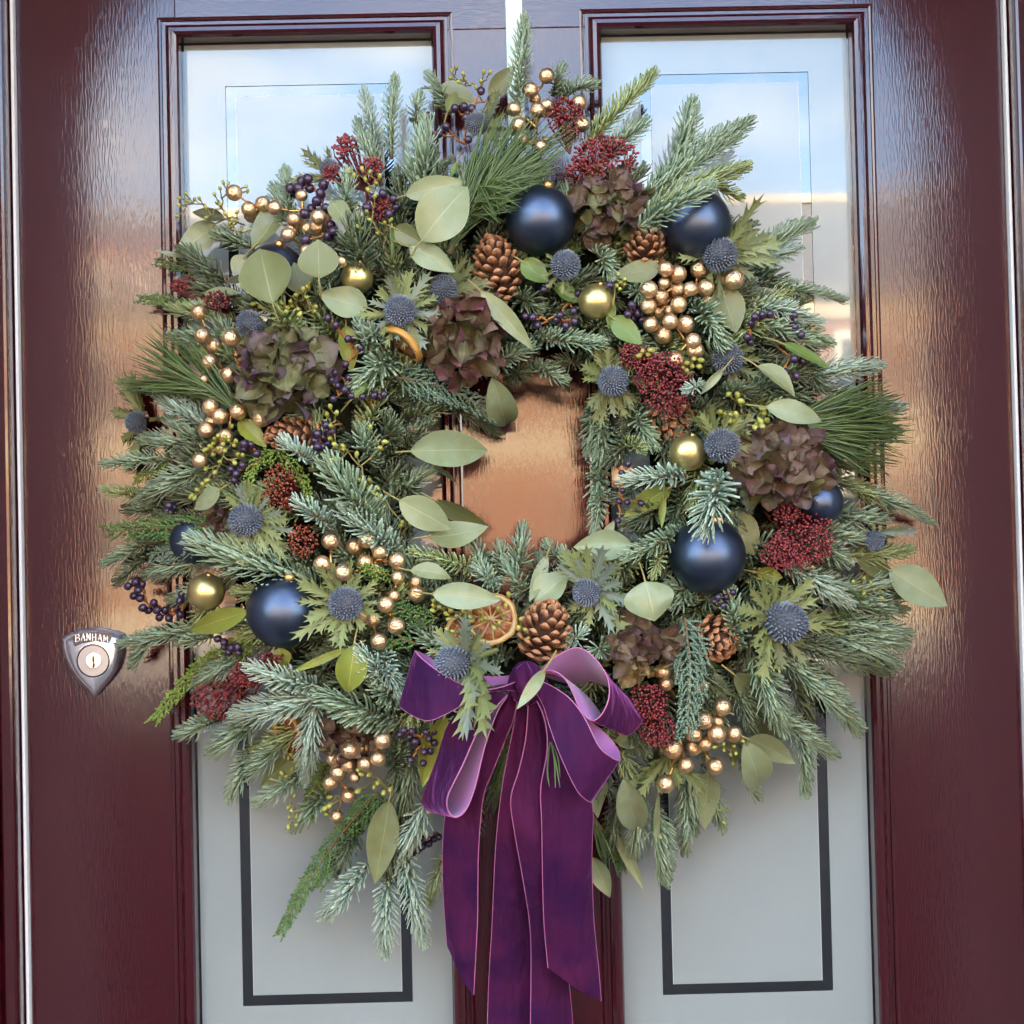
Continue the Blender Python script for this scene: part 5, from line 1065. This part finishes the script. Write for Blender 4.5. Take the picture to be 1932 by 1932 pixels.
# ------------------------------------------------------------------ velvet bow
def fabric(name, col, sheen, tint, rough, col2, sc):
    mt = mat(name, col, rough, var=(sc, col2, .9), bump=(1400, .35, .0006), Sheen_Weight=sheen, Sheen_Roughness=.28, Specular_IOR_Level=.15)
    n = mt.node_tree.nodes; l = mt.node_tree.links.new; b1 = [x for x in n if x.type == 'BUMP'][0]; t = n.new('ShaderNodeTexCoord')
    q = n.new('ShaderNodeMapping'); q.inputs['Scale'].default_value = (1.6, 1, .55); z = n.new('ShaderNodeTexNoise'); z.inputs['Scale'].default_value = 30; z.inputs['Detail'].default_value = 3
    b2 = n.new('ShaderNodeBump'); b2.inputs['Strength'].default_value = .8; b2.inputs['Distance'].default_value = .011
    l(t.outputs['Object'], q.inputs[0]); l(q.outputs[0], z.inputs[0]); l(z.outputs[0], b2.inputs['Height']); l(b2.outputs[0], b1.inputs['Normal'])
    mt.node_tree.nodes['Principled BSDF'].inputs['Sheen Tint'].default_value = (*tint, 1)
    return mt
VELV = fabric('purple velvet', (.024, .0030, .036), .9, (.64, .20, .64), .75, (.068, .007, .042), 17)
SATN = mat('lilac satin underside', (.40, .14, .42), .40, var=(40, (.38, .16, .36), .6), Sheen_Weight=.3, Anisotropic=.4)
EDGE = mat('pink satin selvedge', (.42, .13, .27), .4)
bow_o = W(*X('H', 970, 780), .17)
bow = empty('velvet_bow', bow_o, 'purple velvet ribbon bow with long tails at the bottom of the wreath', 'bow')
def ribbon(nm, EA, EB, crop='H', n=46, m=9, crown=.0, flip=False, wob=.0, cutB=None):
    """ribbon between two edge lines given as (x, y, depth); velvet on the side turned to the viewer at its start"""
    A = cr([W(*X(crop, q[0], q[1]), q[2]) for q in EA], n); B = cr([W(*X(crop, q[0], q[1]), q[2]) for q in EB], n)
    t = np.linspace(0, 1, m)[None, :, None]
    G = A[:, None] * (1 - t) + B[:, None] * t
    du = np.gradient(G, axis=0); dv = np.gradient(G, axis=1); N = np.cross(du, dv); N /= np.linalg.norm(N, axis=2)[..., None] + 1e-9
    if N[n // 12, m // 2][1] > 0: N = -N
    if flip: N = -N
    ph = RNG.random() * 6; s = np.linspace(0, 1, n)[:, None, None]
    G = G + N * (crown * np.sin(math.pi * t) + wob * (np.sin(11 * s + ph) * np.sin(math.pi * (t + .2)) + .6 * np.sin(5 * s + 2 * t * 3 + ph)))
    h = .00055
    idx = np.arange(n * m).reshape(n, m)
    P = np.stack([idx[:-1, :-1], idx[:-1, 1:], idx[1:, 1:], idx[1:, :-1]], -1).reshape(-1, 4)
    o = link(nm, fast_mesh(nm, (G + N * h).reshape(-1, 3) - bow_o, P, True, [VELV]), bow)
    link('satin_underside', fast_mesh('satin_underside', (G - N * h).reshape(-1, 3) - bow_o, P, True, [SATN]), o)
    for e in (G[:, 0], G[:, -1]):
        tv, tp = tube(e - bow_o, .0006, 6); link('selvedge', fast_mesh('selvedge', tv, tp, True, [EDGE]), o)
    return o
# tails first (they hang behind the loops)
def K2(x, y): return (x + 193.2, y + 1159.2)
def kk(l): return [(*K2(q[0], q[1]), q[2]) for q in l]
ribbon('tail', [(880, 840, .155), (760, 1050, .15), (600, 1350, .135), (500, 1560, .125)] + kk([(275, 520, .118), (268, 750, .10), (272, 1000, .088), (288, 1300, .078)]),
       [(930, 850, .158), (900, 1020, .155), (850, 1150, .15), (765, 1370, .142)] + kk([(520, 360, .135), (490, 700, .118), (480, 1100, .095), (465, 1400, .082), (457, 1598, .075)]), crown=.004, wob=.0022)
ribbon('tail', [(930, 860, .15), (915, 1000, .15), (850, 1350, .146)] + kk([(615, 480, .14), (592, 750, .118), (575, 1150, .085), (555, 1500, .065), (545, 1800, .055), (540, 2100, .05)]),
       [(1000, 860, .15), (985, 1000, .15), (960, 1350, .144)] + kk([(735, 520, .135), (800, 800, .112), (850, 1150, .08), (850, 1500, .06), (850, 1800, .05), (850, 2100, .045)]), crown=.003, wob=.0022)
ribbon('tail', [(985, 880, .160), (975, 1150, .160), (940, 1350, .158), (888, 1530, .155)] + kk([(712, 560, .148), (772, 900, .122), (812, 1160, .098), (822, 1400, .08), (816, 1790, .068), (812, 2100, .06)]),
       [(1045, 880, .155), (1100, 1100, .150), (1140, 1350, .146), (1150, 1540, .142)] + kk([(970, 600, .135), (1000, 900, .108), (1030, 1200, .082), (1050, 1500, .064), (1075, 1790, .055), (1090, 2100, .05)]), crown=.006, wob=.0024)
ribbon('tail', [(1030, 870, .168), (1085, 1030, .172), (1105, 1230, .170), (1072, 1460, .164)] + kk([(884, 520, .156), (890, 900, .132), (900, 1150, .118), (928, 1440, .105)]),
       [(1110, 880, .165), (1190, 1080, .160), (1300, 1380, .152), (1383, 1560, .146)] + kk([(1193, 700, .135), (1208, 1100, .112), (1240, 1430, .096), (1255, 1637, .088)]), crown=.005, wob=.0022)
# loops: (edge towards the opening), (edge on the far side)
ribbon('loop', [(860, 880, .170), (815, 925, .180), (690, 1080, .190), (580, 1320, .194), (492, 1500, .194), (486, 1590, .192), (530, 1645, .190), (600, 1600, .186), (660, 1450, .184), (720, 1200, .180), (800, 980, .172), (860, 890, .166)],
       [(780, 850, .168), (650, 920, .166), (500, 1050, .162), (420, 1280, .156), (350, 1470, .150), (330, 1550, .146), (365, 1605, .138), (410, 1590, .130), (450, 1450, .128), (530, 1250, .130), (660, 1040, .14), (830, 890, .15)], n=64, flip=False)
ribbon('loop', [(1010, 755, .158), (1090, 705, .165), (1150, 650, .172), (1290, 582, .176), (1400, 640, .180), (1488, 770, .182), (1497, 900, .184), (1445, 1010, .186), (1380, 1035, .188), (1310, 960, .188), (1270, 860, .188), (1220, 775, .186), (1150, 728, .182), (1080, 735, .172), (1010, 775, .160)],
       [(1010, 765, .152), (1100, 765, .145), (1200, 795, .122), (1330, 810, .112), (1470, 815, .110), (1605, 885, .118), (1690, 1000, .13), (1694, 1060, .14), (1610, 1128, .15), (1500, 1075, .15), (1420, 960, .14), (1330, 860, .135), (1220, 780, .137), (1100, 755, .142), (1010, 785, .15)], n=70, flip=True)
ribbon('loop', [(975, 765, .160), (930, 790, .170), (800, 835, .184), (640, 845, .194), (450, 745, .198), (330, 655, .192), (285, 606, .178), (300, 606, .163), (360, 636, .152), (450, 690, .147), (700, 760, .147), (900, 760, .152)],
       [(960, 850, .160), (905, 850, .170), (780, 850, .184), (660, 890, .197), (500, 985, .204), (350, 1037, .202), (195, 955, .182), (215, 900, .163), (300, 850, .152), (450, 850, .146), (700, 830, .147), (890, 800, .152)], n=60)
ribbon('loop', [(995, 780, .162), (1060, 790, .172), (1150, 830, .186), (1250, 900, .196), (1340, 1015, .202), (1430, 1195, .204), (1500, 1262, .200), (1562, 1290, .190), (1556, 1225, .176), (1500, 1150, .168), (1430, 1080, .164), (1330, 1000, .162), (1210, 860, .160)],
       [(985, 850, .162), (1040, 865, .174), (1090, 950, .188), (1130, 1080, .198), (1200, 1270, .204), (1290, 1460, .204), (1345, 1525, .198), (1388, 1545, .188), (1395, 1480, .172), (1340, 1380, .160), (1270, 1230, .154), (1200, 1060, .152), (1120, 900, .152)], n=64)
# gathered knot
V = []; nu, nv = 40, 22; kc = W(*X('H', 985, 805), .163)
for i in range(nv + 1):
    b = math.pi * i / nv
    for j in range(nu):
        a = 2 * math.pi * j / nu
        q = 1 + .20 * math.sin(7 * a + 1.6 * math.cos(b) * 2) + .10 * math.sin(12 * a + 4 * math.cos(b))
        p = rt * math.sin(b) * math.cos(a) * .0140 * q - up * math.cos(b) * .0175 * (1 + .05 * math.sin(4 * a)) + np.array([0, -1, 0]) * math.sin(b) * math.sin(a) * .015 * q
        V.append(kc + p - bow_o)
P = [(i * nu + j, i * nu + (j + 1) % nu, (i + 1) * nu + (j + 1) % nu, (i + 1) * nu + j) for i in range(nv) for j in range(nu)]
link('knot', fast_mesh('knot', V, np.array(P), True, [VELV]), bow)

# ------------------------------------------------------------------ strap over the top of the door
STRAP = mat('pale mint ribbon strap', (.62, .78, .70), .45, bump=(700, .2, .0004))
s0 = W(963, 330, .02); s1 = W(970, 0, .004)
xc = W(970, 40, .003)[0]; hwid = .0078
V = []
for z, y in ((1.72, -.030), (1.80, -.016), (1.88, -.0045), (1.95, -.0022), (2.05, -.0022), (DT + .001, -.0022)):
    V += [(xc - hwid, y, z), (xc + hwid, y, z), (xc + hwid, y + .0012, z), (xc - hwid, y + .0012, z)]
P = [(4 * i + j, 4 * i + (j + 1) % 4, 4 * i + 4 + (j + 1) % 4, 4 * i + 4 + j) for i in range(5) for j in range(4)]
link('hanging_strap', fast_mesh('hanging_strap', V, np.array(P), False, [STRAP]), label='pale mint strap hanging the wreath from the top of the door', cat='strap')

# ------------------------------------------------------------------ door lock: chrome shield with raised letters and key cylinder
CHROME = mat('polished chrome', (.92, .92, .93), .24, .86, bump=(60, .06, .002))
SATC = mat('satin nickel', (.46, .46, .46), .38, .7)
def L1(x, y): return X2(x, y)
def X2(x, y): return ((150 + x * 350 / 1690) * 1932 / 3322, (1950 + y * 400 / 1932) * 1932 / 3322)
OUT = [(240, 590), (330, 520), (480, 455), (640, 420), (780, 415), (930, 432), (1080, 470), (1222, 528), (1215, 700), (1190, 880), (1120, 1080), (1010, 1240), (890, 1380), (765, 1505),
       (660, 1430), (520, 1290), (400, 1130), (310, 960), (255, 780)]
def lk(p, d): return W(*X2(*p), d)
cc = (735, 935); lo = W(*X2(*cc), 0)
Vl = []; rings_ = [(1.0, .0008), (1.0, .0030), (.93, .0092), (.76, .0135), (.58, .0158), (.44, .0163)]
o1 = np.array([(x, y, 0) for x, y in OUT + [OUT[0]]]); oo = cr(o1, 77)[:76, :2]
# keep the three corners crisp
for ci in (0, 7, 13):
    k = np.argmin(np.linalg.norm(oo - np.array(OUT[ci]), axis=1)); oo[k] = OUT[ci]
N_ = len(oo)
for f, d in rings_:
    for q in oo:
        a = math.atan2(q[1] - cc[1], q[0] - cc[0]); rr = np.hypot(*(q - cc)); rc = 262
        r_ = rc + (rr - rc) * max(0, (f - .44) / .56) ; p = (cc[0] + math.cos(a) * r_, cc[1] + math.sin(a) * r_)
        Vl.append(lk(p, d) - lo)
P = [(i * N_ + j, i * N_ + (j + 1) % N_, (i + 1) * N_ + (j + 1) % N_, (i + 1) * N_ + j) for i in range(len(rings_) - 1) for j in range(N_)]
lock = link('lock', fast_mesh('lock', Vl, np.array(P), True, [CHROME]), door, mw=Matrix.Translation(lo - np.array([.02, 0, DB])))
lock['label'] = 'chrome shield-shaped lock with raised lettering and key cylinder'
mdl = lock.data; mdl.update()
def disc(nm, r0, d0, r1, d1, mt, c=cc, n=40, top=True):
    V = [lk((c[0] + r0 * math.cos(a), c[1] + r0 * math.sin(a)), d0) - lo for a in np.arange(n) * 2 * math.pi / n] + [lk((c[0] + r1 * math.cos(a), c[1] + r1 * math.sin(a)), d1) - lo for a in np.arange(n) * 2 * math.pi / n] + [lk(c, d1) - lo]
    Pq = [np.array([(i, (i + 1) % n, n + (i + 1) % n, n + i) for i in range(n)])]
    if top: Pq.append(np.array([(n + i, n + (i + 1) % n, 2 * n) for i in range(n)]))
    return link(nm, fast_mesh(nm, V, Pq, False, [mt]), lock)
disc('recess', 263, .0162, 258, .0120, RUB)
disc('cylinder_ring', 248, .0118, 240, .0172, SATC)
disc('cylinder_plug', 132, .0172, 120, .0186, CHROME, (735, 930))
def quad_box(nm, pts, d0, d1, mt):
    n = len(pts); V = [lk(p, d0) - lo for p in pts] + [lk(p, d1) - lo for p in pts]
    Pq = [np.array([(i, (i + 1) % n, n + (i + 1) % n, n + i) for i in range(n)]), np.array([tuple(range(n, 2 * n))])]
    return link(nm, fast_mesh(nm, V, Pq, False, [mt]), lock)
quad_box('keyhole', [(722, 865), (750, 865), (752, 950), (742, 960), (762, 985), (752, 1045), (722, 1045), (732, 975), (722, 940)], .0183, .0189, RUB)
quad_box('name_panel', [(400, 560), (480, 520), (720, 485), (980, 500), (1015, 520), (985, 650), (960, 655), (760, 630), (560, 660), (450, 705), (430, 690)], .0128, .0166, mat('dark recess of the name panel', (.10, .10, .11), .3, .9))
# raised letters BANHAM along the arc, built from strokes
ST = {'B': [[(0, 0), (0, 1)], [(0, 1), (.7, .95), (.75, .6), (.1, .52)], [(.1, .52), (.85, .45), (.85, .05), (0, 0)]], 'A': [[(0, 0), (.45, 1), (.9, 0)], [(.18, .35), (.72, .35)]],
      'N': [[(0, 0), (0, 1), (.8, 0), (.8, 1)]], 'H': [[(0, 0), (0, 1)], [(.8, 0), (.8, 1)], [(0, .5), (.8, .5)]], 'M': [[(0, 0), (.05, 1), (.5, .3), (.95, 1), (1, 0)]]}
for i, ch in enumerate('BANHAM'):
    ac = Acc(); x0 = 462 + i * 88; yb = 652 - 34 * math.sin(math.pi * min(1, (i + .8) / 6.2)) ; sl = (-.22 + .075 * i)
    for stroke in ST[ch]:
        pp = [(x0 + u * 62 + sl * 0, yb - v * 112 + sl * u * 60) for u, v in stroke]
        path = np.array([lk(q, .0169) - lo for q in pp]); path = cr(path, len(path) * 4) if len(path) > 2 and ch == 'B' else path
        for a, b in zip(path[:-1], path[1:]): ac.add(*tube(np.array([a, b]), .00075, 6))
    link('letter', ac.mesh('letter', [CHROME]), lock)

# ------------------------------------------------------------------ labels of sprigs and leaves
short = lambda s: s
def words(t): return len(t.split())
from collections import defaultdict
texts = defaultdict(list)
for e, (px, py), t in TODO:
    texts[f"{t}, wreath {ring(px, py)}, {clock(px, py)}"].append((e, px, py))
for t, lst in texts.items():
    if len(lst) == 1: lst[0][0]['label'] = t; continue
    lst.sort(key=lambda q: math.hypot(q[1] - CX, q[2] - CY))
    ordn = ['innermost', 'second from hole', 'third from hole', 'fourth from hole', 'fifth from hole', 'sixth from hole', 'seventh from hole', 'eighth from hole']
    nm = ['inner of two', 'outer of two'] if len(lst) == 2 else (['innermost', 'middle one', 'outermost'] if len(lst) == 3 else ordn)
    for q, w_ in zip(lst, nm): q[0]['label'] = f"{t}, {w_}"
